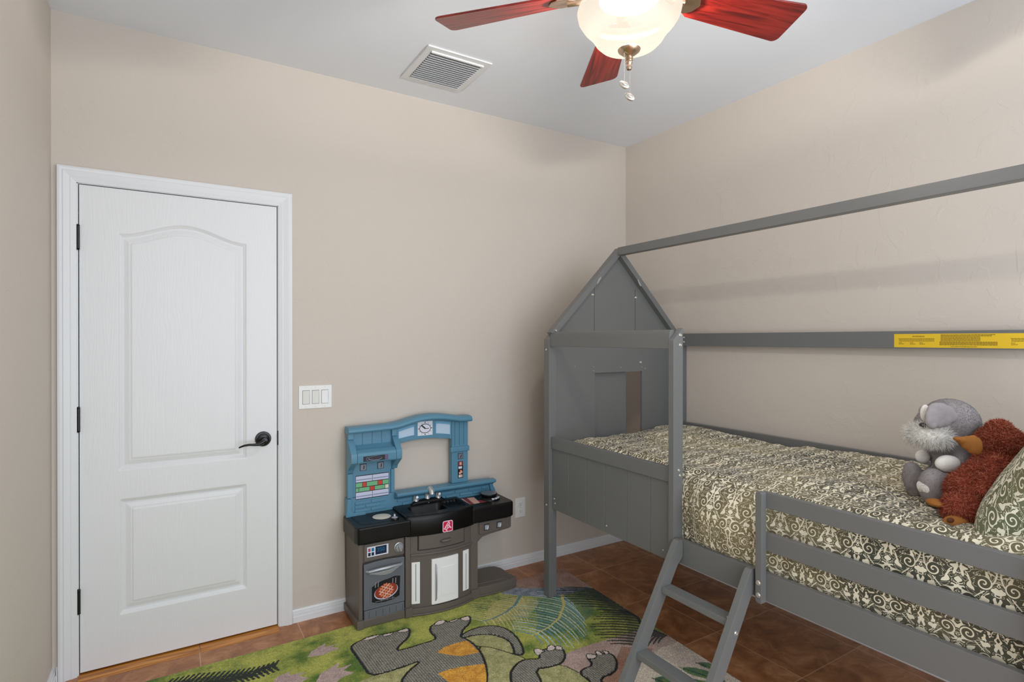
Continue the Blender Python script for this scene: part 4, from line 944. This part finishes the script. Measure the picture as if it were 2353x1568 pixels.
# ------------------------------------------------------------------ rug
RC = np.array([-.688, -.178]); RU = np.array([-1, -.0104]); RV = np.array([-.0366, -1.0])
RL, RW = 2.30, 1.62
hs = .0031; na_, nb_ = int(RL/hs), int(RW/hs)
sa = np.linspace(0, RL, na_); sb_ = np.linspace(0, RW, nb_); SA, SB = np.meshgrid(sa, sb_, indexing='ij')
RX = RC[0]+RU[0]*SA+RV[0]*SB; RY = RC[1]+RU[1]*SA+RV[1]*SB
def c3(x, y): return onfloor(380+x/2.941, 1290+y/2.941, .008)
def c4(x, y): return onfloor(1000+x/3.268, 1290+y/3.268, .008)
def inpoly(poly, A=RX, B=RY):
    p = np.array(poly); m = np.zeros(A.shape, bool)
    i0 = (A >= p[:, 0].min()) & (A <= p[:, 0].max()) & (B >= p[:, 1].min()) & (B <= p[:, 1].max())
    a = A[i0]; b = B[i0]; r = np.zeros(a.shape, bool); n = len(p)
    for i in range(n):
        x0, y0 = p[i]; x1, y1 = p[(i+1) % n]
        if y0 == y1: continue
        c = ((y0 > b) != (y1 > b)) & (a < (x1-x0)*(b-y0)/(y1-y0)+x0); r ^= c
    m[i0] = r; return m
def near(pts, w_, A=RX, B=RY, taper=False):
    m = np.zeros(A.shape, bool)
    for k, (p, q) in enumerate(zip(pts[:-1], pts[1:])):
        ww = w_*(1-.75*k/max(1, len(pts)-1)) if taper else w_
        i0 = (A >= min(p[0], q[0])-ww) & (A <= max(p[0], q[0])+ww) & (B >= min(p[1], q[1])-ww) & (B <= max(p[1], q[1])+ww)
        a = A[i0]; b = B[i0]; dx, dy = q[0]-p[0], q[1]-p[1]; L2 = dx*dx+dy*dy+1e-12
        t = np.clip(((a-p[0])*dx+(b-p[1])*dy)/L2, 0, 1)
        m[i0] |= np.hypot(a-p[0]-t*dx, b-p[1]-t*dy) < ww
    return m
def vnoise(s, seed):                                  # smooth value noise on the rug grid
    r = np.random.default_rng(seed); na2, nb2 = int(RL/s)+3, int(RW/s)+3; gq = r.random((na2, nb2))
    fa, fb = SA/s, SB/s; i, j = fa.astype(int), fb.astype(int); u, v = fa-i, fb-j; u = u*u*(3-2*u); v = v*v*(3-2*v)
    return gq[i, j]*(1-u)*(1-v)+gq[i+1, j]*u*(1-v)+gq[i, j+1]*(1-u)*v+gq[i+1, j+1]*u*v
def L(c): return np.array(s2l(c))
def smoothpoly(pts, it=2):
    p = [np.array(q, float) for q in pts]
    for _ in range(it):
        o = []
        for i in range(len(p)): a, b = p[i], p[(i+1) % len(p)]; o += [a*.75+b*.25, a*.25+b*.75]
        p = o
    return [tuple(q) for q in p]
nv = .55*vnoise(.09, 1)+.3*vnoise(.035, 2)+.15*vnoise(.012, 3)
k_ = np.clip((nv-.22)/.46, 0, 1)[..., None]
col = L((84, 114, 34))*(1-k_)+L((178, 180, 84))*k_
hgt = np.full(SA.shape, .0085)
def paint(mask, c, amt=1.0, c2=None, v=None):
    if c2 is not None: cc = L(c)*(1-v[..., None])+L(c2)*v[..., None]; col[mask] = (col*(1-amt)+cc*amt)[mask]
    else: col[mask] = col[mask]*(1-amt)+L(c)*amt
n2 = vnoise(.02, 8); n3 = vnoise(.05, 9)
P4 = lambda l: [c4(*p) for p in l]; P3 = lambda l: [c3(*p) for p in l]
# earth and sky at the far corner
paint(inpoly(P4([(560, 150), (930, 20), (1300, 200), (1190, 190), (1050, 205), (900, 195), (700, 208), (560, 205)])), (150, 112, 92), 1, (176, 142, 130), n3)
paint(inpoly(smoothpoly(P4([(470, 250), (590, 198), (700, 206), (900, 193), (1050, 203), (1180, 190), (1150, 225), (1050, 240), (900, 275), (700, 265), (600, 258)]), 1)), (96, 108, 128), 1, (150, 156, 164), n2)
# pale path on the right
paint(inpoly(P4([(930, 830), (985, 690), (1180, 622), (1400, 560), (1560, 500), (1760, 560), (2400, 870), (3200, 1500), (1500, 1700), (900, 1200)])), (176, 150, 138), 1, (196, 172, 160), n3)
paint(inpoly(P4([(1060, 960), (1260, 880), (1340, 780), (1400, 640), (1480, 650), (1640, 660), (1560, 760), (1450, 909), (1300, 1200), (1100, 1200)])), (146, 104, 84), 1, (170, 132, 112), n3)
paint(inpoly(P4([(1640, 692), (1700, 650), (1830, 605), (2120, 755), (2330, 880), (3300, 1500), (1300, 1500), (1430, 950), (1530, 800)])), (196, 178, 168), 1, (222, 206, 186), n3)
paint(inpoly(P4([(1500, 800), (1640, 690), (1900, 830), (2000, 1000), (1400, 1000)])), (214, 200, 180), 1, (228, 216, 196), n2)
# palm leaves on the pale area
for pl in ([(1840, 800), (1930, 795), (2060, 830), (2150, 870), (2200, 920), (2050, 890), (1900, 850)], [(1960, 765), (2040, 758), (2110, 790), (2090, 822), (2020, 800)], [(1630, 880), (1720, 862), (1800, 880), (1840, 960), (1700, 950)], [(1900, 880), (2060, 905), (2200, 1000), (2050, 1010)]):
    mk = inpoly(smoothpoly(P4(pl), 1)); paint(mk, (44, 96, 78), 1, (120, 140, 56), n2)
for a, b in (((1840, 800), (2200, 920)), ((1960, 765), (2110, 815)), ((1630, 880), (1840, 950))): paint(near([c4(*a), c4(*b)], .003), (30, 60, 52))
# ferns
def frond(stem, side_len, n, w_, cols_, dirs, stemc=None, sw=.006, jit=.15):
    st = [np.array(c4(*p)) for p in stem]; d = np.r_[0, np.cumsum([np.linalg.norm(b-a) for a, b in zip(st[:-1], st[1:])])]
    rr_ = np.random.default_rng(len(stem)*7+n)
    for i in range(n):
        q = d[-1]*(i+.5)/n; x = np.interp(q, d, [p[0] for p in st]); y = np.interp(q, d, [p[1] for p in st])
        f_ = math.sin(PI*(.12+.80*(i+.5)/n))**.7
        for sgn, dv in dirs:
            dv = np.array(dv, float); dv /= np.linalg.norm(dv); nn_ = np.array([-dv[1], dv[0]])
            l = side_len*f_*(1+rr_.uniform(-jit, jit)); p0 = np.array([x, y]); pts = [tuple(p0+dv*l*t+nn_*sgn*l*.22*t*t) for t in (0, .3, .6, .85, 1)]
            paint(near(pts, w_, taper=True), cols_[i % len(cols_)], .9)
    if stemc: paint(near([tuple(p) for p in st], sw, taper=True), stemc)
def dirw(a, b): a = np.array(c4(*a)); b = np.array(c4(*b)); return b-a
t_area = inpoly(smoothpoly(P4([(720, 300), (960, 250), (1200, 300), (1190, 400), (1080, 480), (900, 550), (740, 560), (780, 430)]), 2)); paint(t_area, (58, 104, 84), .62)
l_area = inpoly(smoothpoly(P4([(430, 300), (640, 262), (800, 290), (720, 400), (560, 450), (360, 460)]), 2)); paint(l_area, (188, 178, 112), .6)
frond([(640, 262), (600, 330), (530, 385), (440, 430), (350, 455)], .20, 17, .0034, [(206, 196, 146), (196, 184, 124)], [(1, dirw((560, 370), (420, 330))), (-1, dirw((560, 370), (640, 440)))], (92, 134, 140), .007)
frond([(950, 252), (968, 330), (930, 430), (850, 500), (725, 560)], .23, 20, .0044, [(176, 206, 204), (104, 156, 170), (190, 214, 206)], [(1, dirw((930, 400), (760, 350))), (-1, dirw((930, 400), (1100, 500)))], (206, 196, 118), .008)
paint(inpoly(smoothpoly(P4([(1000, 245), (1180, 200), (1330, 300), (1250, 300), (1100, 290)]), 1)), (70, 108, 52), .8)
frond([(1180, 205), (1330, 300), (1440, 375), (1500, 410)], .26, 12, .0112, [(24, 26, 20), (36, 40, 24)], [(1, dirw((1400, 380), (1120, 330)))], (20, 20, 18), .004, .1)
frond([(1440, 375), (1520, 420), (1560, 500), (1540, 560), (1500, 640)], .22, 14, .0098, [(28, 30, 22), (40, 40, 24)], [(1, dirw((1500, 480), (1230, 440)))], (16, 16, 16), .010, .12)
frond([(1560, 500), (1640, 520), (1740, 560)], .17, 9, .0075, [(26, 26, 20)], [(1, dirw((1700, 560), (1560, 640)))], (18, 18, 16), .006)
# dark plant and pinkish footprints on the left
def leafy(stem, n, ln_, w_, c_):
    st = [np.array(c3(*p)) for p in stem]; paint(near([tuple(p) for p in st], .003), c_)
    d = np.r_[0, np.cumsum([np.linalg.norm(b-a) for a, b in zip(st[:-1], st[1:])])]
    for i in range(n):
        q = d[-1]*(i+.5)/n; p = np.array([np.interp(q, d, [s_[0] for s_ in st]), np.interp(q, d, [s_[1] for s_ in st])])
        tdir = (st[-1]-st[0])/np.linalg.norm(st[-1]-st[0]); nrm = np.array([-tdir[1], tdir[0]])
        for sg in (1, -1):
            v_ = tdir*.55+nrm*sg; v_ /= np.linalg.norm(v_); l = ln_*(1-.45*i/n)
            paint(near([tuple(p), tuple(p+v_*l*.5), tuple(p+v_*l)], w_, taper=True), c_)
leafy([(-60, 880), (150, 830), (400, 800), (600, 760), (745, 708)], 22, .075, .0085, (34, 42, 30))
for fp in ([(960, 650), (990, 610), (1040, 580), (1080, 555), (1078, 582), (1165, 560), (1120, 582), (1180, 590), (1110, 615), (1050, 640)], [(700, 850), (760, 780), (850, 745), (830, 772), (950, 750), (900, 780), (970, 790), (900, 830), (800, 870)], [(1000, 850), (1050, 760), (1120, 720), (1175, 685), (1160, 730), (1265, 695), (1200, 740), (1280, 755), (1200, 785), (1130, 840), (1050, 880)]):
    paint(inpoly(P3(fp)), (172, 148, 146), 1, (192, 168, 160), n2)
# dinosaurs
OL = (30, 29, 27); KN = (84, 84, 78); KN2 = (112, 110, 98); BE = (150, 148, 96); BE2 = (184, 180, 124)
def outline(poly, w_=.0055): paint(near(poly+[poly[0]], w_), OL); hgt[near(poly+[poly[0]], w_)] = .0062
def knit(mask):
    a = np.sin((RX*.82+RY*.57)*2*PI/.0125)*np.sin((RX*.57-RY*.82)*2*PI/.020); v = np.clip(.5+.75*a, 0, 1)
    paint(mask, (40, 40, 38), 1, (184, 180, 162), v*.75+.12*n2); hgt[mask] = .0105
def belly(mask): paint(mask, BE, 1, BE2, n2); hgt[mask] = .0105
dino = P3([(1255, 580), (1278, 558), (1310, 541), (1400, 507), (1450, 500), (1540, 482), (1600, 462), (1640, 453), (1655, 470), (1640, 520), (1592, 560), (1555, 608), (1640, 590), (1730, 560), (1815, 535), (1830, 517), (1792, 482), (1788, 450), (1808, 430), (1890, 400), (1912, 416), (1985, 390), (2048, 368), (2063, 385), (2055, 425), (2012, 460), (1998, 500), (1995, 512), (2055, 538), (2110, 585), (2150, 650), (2175, 740), (2170, 830), (2150, 980), (2090, 1150), (1900, 1300), (1700, 1200), (1560, 1000), (1590, 818), (1640, 745), (1740, 668), (1600, 718), (1500, 752), (1385, 777), (1330, 700), (1290, 640), (1262, 606)])
bel0 = P3([(1250, 860), (1330, 808), (1500, 752), (1740, 665), (1650, 750), (1590, 820), (1560, 1000), (1400, 1000)])
paint(inpoly(bel0), BE, 1, BE2, n2); hgt[inpoly(bel0)] = .0105
bel1 = P4([(205, 572), (300, 553), (400, 548), (480, 563), (560, 600), (592, 660), (594, 702), (500, 672), (400, 645), (320, 643), (260, 615)])
tail = P4([(185, 565), (250, 522), (350, 490), (450, 484), (540, 508), (605, 560), (652, 630), (668, 705), (594, 702), (590, 660), (560, 600), (480, 565), (400, 550), (300, 555), (215, 578)])
bel2 = P4([(320, 643), (400, 645), (500, 673), (700, 735), (640, 752), (580, 800), (558, 860), (600, 960), (700, 1200), (300, 1300), (385, 909), (385, 840), (360, 745)])
bel3 = P4([(750, 812), (850, 800), (950, 773), (1100, 850), (1160, 890), (1260, 1000), (1200, 1250), (850, 1250), (800, 909)])
arm1 = P4([(700, 735), (640, 752), (590, 795), (562, 850), (580, 960), (680, 1100), (860, 1100), (800, 909), (748, 812), (850, 800), (950, 770), (980, 715), (960, 660), (905, 640), (838, 655), (775, 690), (790, 735)])
arm2 = P4([(1088, 850), (1104, 812), (1190, 782), (1135, 715), (1190, 700), (1250, 702), (1310, 690), (1352, 722), (1370, 785), (1340, 842), (1240, 878), (1262, 930), (1210, 960), (1150, 890)])
for b_ in (bel1, bel2, bel3): belly(inpoly(smoothpoly(b_, 1)))
for b_ in (bel1, bel2, bel3): outline(smoothpoly(b_, 1), .0035)
for k_p in (dino, tail, arm1, arm2):
    s_ = smoothpoly(k_p, 1); knit(inpoly(s_)); outline(s_)
for sp2 in ([(12, 690), (70, 650), (150, 622), (238, 600), (285, 640), (332, 690), (260, 705), (190, 718), (100, 708)], [(20, 850), (100, 820), (200, 797), (372, 775), (385, 850), (383, 960), (200, 960), (90, 905)], [(60, 1010), (380, 990), (340, 1130), (200, 1120)]):
    q = P4(sp2); mk = inpoly(q); paint(mk, (206, 140, 44), 1, (232, 172, 64), n2); hgt[mk] = .0100
for sp3, fn in (([(1310, 540), (1370, 510), (1450, 494), (1452, 505), (1400, 530), (1350, 541)], c3), ([(1460, 506), (1510, 489), (1546, 479), (1530, 500), (1490, 513)], c3), ([(1558, 481), (1600, 460), (1640, 451), (1646, 478), (1600, 486)], c3),
              ([(1810, 430), (1840, 405), (1885, 397), (1897, 410), (1870, 430), (1830, 438)], c3), ([(1903, 413), (1950, 395), (1983, 389), (1965, 409), (1930, 418)], c3), ([(1988, 390), (2045, 367), (2060, 385), (2055, 406), (2010, 406)], c3),
              ([(738, 664), (770, 654), (832, 680), (792, 692), (775, 712), (750, 696)], c4), ([(838, 650), (866, 627), (902, 640), (902, 671), (840, 681)], c4), ([(904, 634), (946, 640), (960, 666), (920, 673), (903, 666)], c4),
              ([(1128, 710), (1150, 696), (1190, 699), (1217, 718), (1200, 736), (1160, 739)], c4), ([(1198, 680), (1230, 674), (1264, 700), (1240, 709), (1210, 696)], c4), ([(1248, 675), (1290, 674), (1310, 690), (1280, 698)], c4)):
    q = smoothpoly([fn(*p) for p in sp3], 1); mk = inpoly(q); paint(mk, (222, 206, 198)); paint(near(q+[q[0]], .0024), OL)
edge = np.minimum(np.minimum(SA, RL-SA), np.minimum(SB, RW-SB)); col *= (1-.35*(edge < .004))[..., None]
pile = np.random.default_rng(3).random(SA.shape); col *= (.66+.68*pile)[..., None]
hgt += (pile-.5)*.0022; hgt *= np.clip(edge/.004, 0.02, 1)**.5
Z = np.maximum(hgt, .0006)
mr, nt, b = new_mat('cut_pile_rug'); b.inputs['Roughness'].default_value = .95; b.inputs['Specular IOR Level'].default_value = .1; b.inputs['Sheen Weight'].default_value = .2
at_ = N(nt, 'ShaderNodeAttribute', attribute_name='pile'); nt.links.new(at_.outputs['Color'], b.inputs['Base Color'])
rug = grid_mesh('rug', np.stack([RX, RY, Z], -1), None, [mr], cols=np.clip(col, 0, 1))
tag(rug, 'green jungle rug with grey dinosaurs and orange spikes on the tiled floor', 'rug')
# ------------------------------------------------------------------ plush toys
def remeshed(mb, name, vox, m, root, parent=None, sm=4, keep=None):
    o = mb.build(name+'_raw', root); o.location = (0, 0, 0); o.parent = None
    md = o.modifiers.new('r', 'REMESH'); md.mode = 'VOXEL'; md.voxel_size = vox
    md2 = o.modifiers.new('s', 'SMOOTH'); md2.iterations = sm; md2.factor = .7
    dg = bpy.context.evaluated_depsgraph_get(); me = bpy.data.meshes.new_from_object(o.evaluated_get(dg)); me.name = name
    bpy.data.objects.remove(o); me.materials.clear(); me.materials.append(m)
    for f in me.polygons: f.use_smooth = True
    o = bpy.data.objects.new(name, me); C.objects.link(o); o.parent = parent if parent is not None else root
    return o
def fuzz(o, n, ln, wd, mats, droop=.3, seed=1, curl=.4, tilt=None):   # tufts of pile rooted on the surface, joined into the part's own mesh
    me = o.data; r = random.Random(seed); polys = list(me.polygons)
    ars = np.array([p.area for p in polys]); cum = np.cumsum(ars)/ars.sum()
    k0 = len(me.vertices); vs = [v.co.copy() for v in me.vertices]; fs = [tuple(p.vertices) for p in polys]; mi = [0]*len(fs)
    for i in range(n):
        p = polys[int(np.searchsorted(cum, r.random()))]; q = [me.vertices[v].co for v in p.vertices]
        a, b_ = r.random(), r.random(); c = q[0].lerp(q[1], a).lerp(q[-1].lerp(q[2 if len(q) > 3 else 1], a), b_) if len(q) > 3 else p.center
        nn_ = p.normal.copy(); t = nn_.orthogonal().normalized(); t.rotate(Matrix.Rotation(r.uniform(0, 6.28), 3, nn_)); b2 = nn_.cross(t)
        l = ln*r.uniform(.6, 1.25); d = (nn_+t*r.uniform(-curl, curl)+b2*r.uniform(-curl, curl)+Vector((0, 0, -droop))); 
        if tilt is not None: d += tilt
        d.normalize(); mid = c+d*l*.55; d2 = (d+Vector((r.uniform(-.4, .4), r.uniform(-.4, .4), r.uniform(-.6, .1)))).normalized(); tip = mid+d2*l*.5
        o_ = len(vs); w2 = wd*r.uniform(.7, 1.2)
        for ang in (0, 2.1, 4.2): vs.append(c-nn_*.001+(t*math.cos(ang)+b2*math.sin(ang))*w2)
        for ang in (0, 2.1, 4.2): vs.append(mid+(t*math.cos(ang)+b2*math.sin(ang))*w2*.7)
        vs.append(tip); k = len(mats)-1 if (len(mats) > 1 and r.random() < .35) else 0
        for q_ in range(3):
            fs.append((o_+q_, o_+(q_+1) % 3, o_+3+(q_+1) % 3, o_+3+q_)); mi.append(k); fs.append((o_+3+q_, o_+3+(q_+1) % 3, o_+6)); mi.append(k)
    m2 = bpy.data.meshes.new(me.name); m2.from_pydata(vs, [], fs); [m2.materials.append(m) for m in mats]; m2.polygons.foreach_set('material_index', mi)
    m2.polygons.foreach_set('use_smooth', [True]*len(fs)); o.data = m2
Fh = Vector((FW.x, FW.y, 0)).normalized()
def axes(right, up): # orthonormal rotation from a direction for z and a hint for x
    z = Vector(up).normalized(); x = (Vector(right)-z*Vector(right).dot(z)).normalized(); y = z.cross(x); return Matrix((x, y, z)).transposed()
ZU = Vector((0, 0, 1))
# --- grey dog: sits on the comforter, facing along the bed (left in the view)
pd = 1.86
def D(px, py, dd=0): return at(px, py, pd+dd)
dog = thing('plush_dog', 'grey plush dog with floppy ears and shaggy white muzzle seated on the comforter', 'plush toy', tuple(D(2160, 1160)))
m_ = pd/FPX                                            # metres per photo pixel at the toy
g = MB()
g.ell(D(2196, 1062), (42*m_, 44*m_, 62*m_), M['gplush'], axes(RT, ZU*.93+RT*.35))       # torso, leaning back
g.ell(D(2172, 1110), (46*m_, 46*m_, 44*m_), M['gplush'], axes(RT, ZU))                    # belly and seat
g.tube([D(2205, 1045, -.03), D(2205, 1062, -.055), D(2190, 1075, -.075)], [22*m_, 22*m_, 18*m_], M['gplush'], 14)   # near arm
g.tube([D(2170, 1040, .05), D(2145, 1040, .06), D(2130, 1048, .06)], [16*m_, 16*m_, 14*m_], M['gplush'], 14)     # far arm
g.tube([D(2185, 1120, -.03), D(2160, 1115, -.06), D(2145, 1118, -.075)], [32*m_, 36*m_, 34*m_], M['gplush'], 16)    # near leg
g.ell(D(2148, 1122, -.075), (30*m_, 30*m_, 44*m_), M['gplush'], axes(RT, ZU-RT*.15))     # near foot
g.tube([D(2150, 1105, .04), D(2120, 1105, .05)], [24*m_, 22*m_], M['gplush'], 14)
g.ell(D(2101, 1105, .05), (22*m_, 24*m_, 46*m_), M['gplush'], axes(RT, ZU-RT*.2))        # far foot
g.ell(D(2185, 1020), (34*m_, 34*m_, 30*m_), M['gplush'])
body = remeshed(g, 'body', .004, M['gplush'], dog)
g = MB(); g.ell(D(2183, 972), (58*m_, 56*m_, 55*m_), M['gplush'], axes(RT, ZU+RT*.2)); g.ell(D(2150, 985, -.01), (40*m_, 40*m_, 36*m_), M['gplush']); g.ell(D(2130, 975), (22*m_, 26*m_, 28*m_), M['gplush'])
head = remeshed(g, 'head', .004, M['gplush'], dog)
def ear(pts, rads, th, name, mm, parent, dd, root=dog):
    g = MB()
    for (px, py, e), r_ in zip(pts, rads): g.ell(at(px, py, pd+dd+e), (r_*m_, th, r_*m_), mm, axes(RT, ZU), n=16, k=10)
    return remeshed(g, name, .0032, mm, root, parent, 3)
ear([(2150, 946, .0), (2146, 958, -.004), (2142, 968, -.006), (2160, 948, 0), (2175, 952, .004), (2186, 958, .006), (2170, 964, .002), (2142, 978, -.008), (2155, 970, 0)], [20, 20, 16, 22, 20, 14, 17, 9, 14], .012, 'ear', M['gplush'], head, -.088)
ear([(2124, 945, 0), (2117, 957, 0), (2115, 967, .0)], [14, 11, 7], .010, 'ear', M['gplush'], head, .035)
g = MB(); g.ell(D(2126, 950, -.045), (11*m_, .010, 20*m_), M['wplush'], axes(RT, ZU)); e_ = remeshed(g, 'white_brow', .003, M['wplush'], dog, head)
g = MB(); g.ell(D(2121, 977, -.052), (8*m_, .009, 5.5*m_), M['eye'], axes(RT, ZU+RT*.2)); kk = g.build('eye', dog, head)
g = MB(); g.ell(D(2140, 1000, -.04), (36*m_, 30*m_, 22*m_), M['wplush'], axes(RT, ZU)); g.ell(D(2122, 998, -.02), (24*m_, 34*m_, 20*m_), M['wplush']); g.ell(D(2165, 1008, -.045), (20*m_, 18*m_, 16*m_), M['wplush'])
mz = remeshed(g, 'shaggy_muzzle', .004, M['wplush'], dog, head)
fuzz(mz, 2600, .024, .0008, [M['wplush']], .25, 3, .9)
g = MB(); g.ell(D(2178, 1066, -.078), (27*m_, .024, 19*m_), M['wplush'], axes(RT-ZU*.55, ZU)); pw = remeshed(g, 'white_paw', .0035, M['wplush'], dog, None)
g = MB(); g.ell(D(2120, 1050, .055), (15*m_, .022, 16*m_), M['wplush'], axes(RT, ZU)); remeshed(g, 'white_paw', .0035, M['wplush'], dog, None)
g = MB(); g.ell(D(2123, 1122, -.072), (8*m_, .030, 17*m_), M['wplush'], axes(RT, ZU-RT*.2)); remeshed(g, 'white_foot_pad', .0035, M['wplush'], dog, None)
for o in (body, head): fuzz(o, 16000, .0030, .0006, [M['gplush']], .5, 5, .8)
# --- brown toy leaning on the pillow, facing away
qd = 1.64
def Q(px, py, dd=0): return at(px, py, qd+dd)
mk = thing('plush_monkey', 'shaggy reddish brown plush monkey with tan ears leaning back on the pillow', 'plush toy', tuple(Q(2215, 1205)))
n_ = qd/FPX
g = MB()
g.ell(Q(2285, 1085, .07), (50*n_, 48*n_, 60*n_), M['bplush'], axes(RT, ZU+RT*.6))
g.ell(Q(2235, 1130, .03), (54*n_, 50*n_, 50*n_), M['bplush'], axes(RT, ZU+RT*.4))
g.ell(Q(2205, 1168, -.01), (38*n_, 34*n_, 34*n_), M['bplush'])
g.tube([Q(2235, 1150, 0), Q(2222, 1180, -.025), Q(2215, 1192, -.03)], [38*n_, 34*n_, 26*n_], M['bplush'], 16)
g.tube([Q(2290, 1070, .02), Q(2270, 1110, -.02), Q(2250, 1140, -.03)], [28*n_, 24*n_, 20*n_], M['bplush'], 16)
g.ell(Q(2245, 1100, .03), (32*n_, 32*n_, 40*n_), M['bplush'])
mb_ = remeshed(g, 'body', .004, M['bplush'], mk)
g = MB(); g.ell(Q(2298, 1018, .09), (50*n_, 46*n_, 42*n_), M['bplush'], axes(RT, ZU)); g.ell(Q(2296, 985, .09), (26*n_, 24*n_, 20*n_), M['bplush'])
mh = remeshed(g, 'head', .004, M['bplush'], mk)
fuzz(mb_, 20000, .0125, .00085, [M['bplush'], M['bplush2']], .7, 11, .9); fuzz(mh, 12000, .0115, .00085, [M['bplush'], M['bplush2']], .6, 12, 1.0)
g = MB()
for (px, py, r1, r2) in ((2235, 1022, 18, 23), (2222, 1018, 15, 17), (2208, 1012, 10, 9), (2198, 1009, 6, 5), (2245, 1026, 12, 22)): g.ell(Q(px, py, .04), (r1*n_, .012, r2*n_), M['tan'], axes(RT, ZU), n=16, k=10)
remeshed(g, 'ear', .003, M['tan'], mk, mh, 3)
g = MB()
for (px, py, r1, r2) in ((2342, 1030, 10, 22), (2346, 1018, 8, 16)): g.ell(Q(px, py, .13), (r1*n_, .012, r2*n_), M['tan'], axes(RT, ZU), n=16, k=10)
remeshed(g, 'ear', .003, M['tan'], mk, mh, 3)
g = MB(); g.ell(Q(2198, 1200, -.04), (30*n_, .022, 15*n_), M['tan'], axes(RT-ZU*.35, ZU)); ft = remeshed(g, 'foot_sole', .003, M['tan'], mk, None)
for px, py, r_ in ((2206, 1200, 8), (2184, 1196, 8)):
    g = MB(); g.ell(Q(px, py, -.0535), (r_*n_, .006, r_*.75*n_), M['dtan'], axes(RT-ZU*.3, ZU)); g.build('foot_pad', mk, ft)
g = MB(); g.ell(Q(2150, 1156, .02), (18*n_, .03, 9*n_), M['tan'], axes(RT-ZU*.4, ZU)); remeshed(g, 'foot_sole', .003, M['tan'], mk, None)
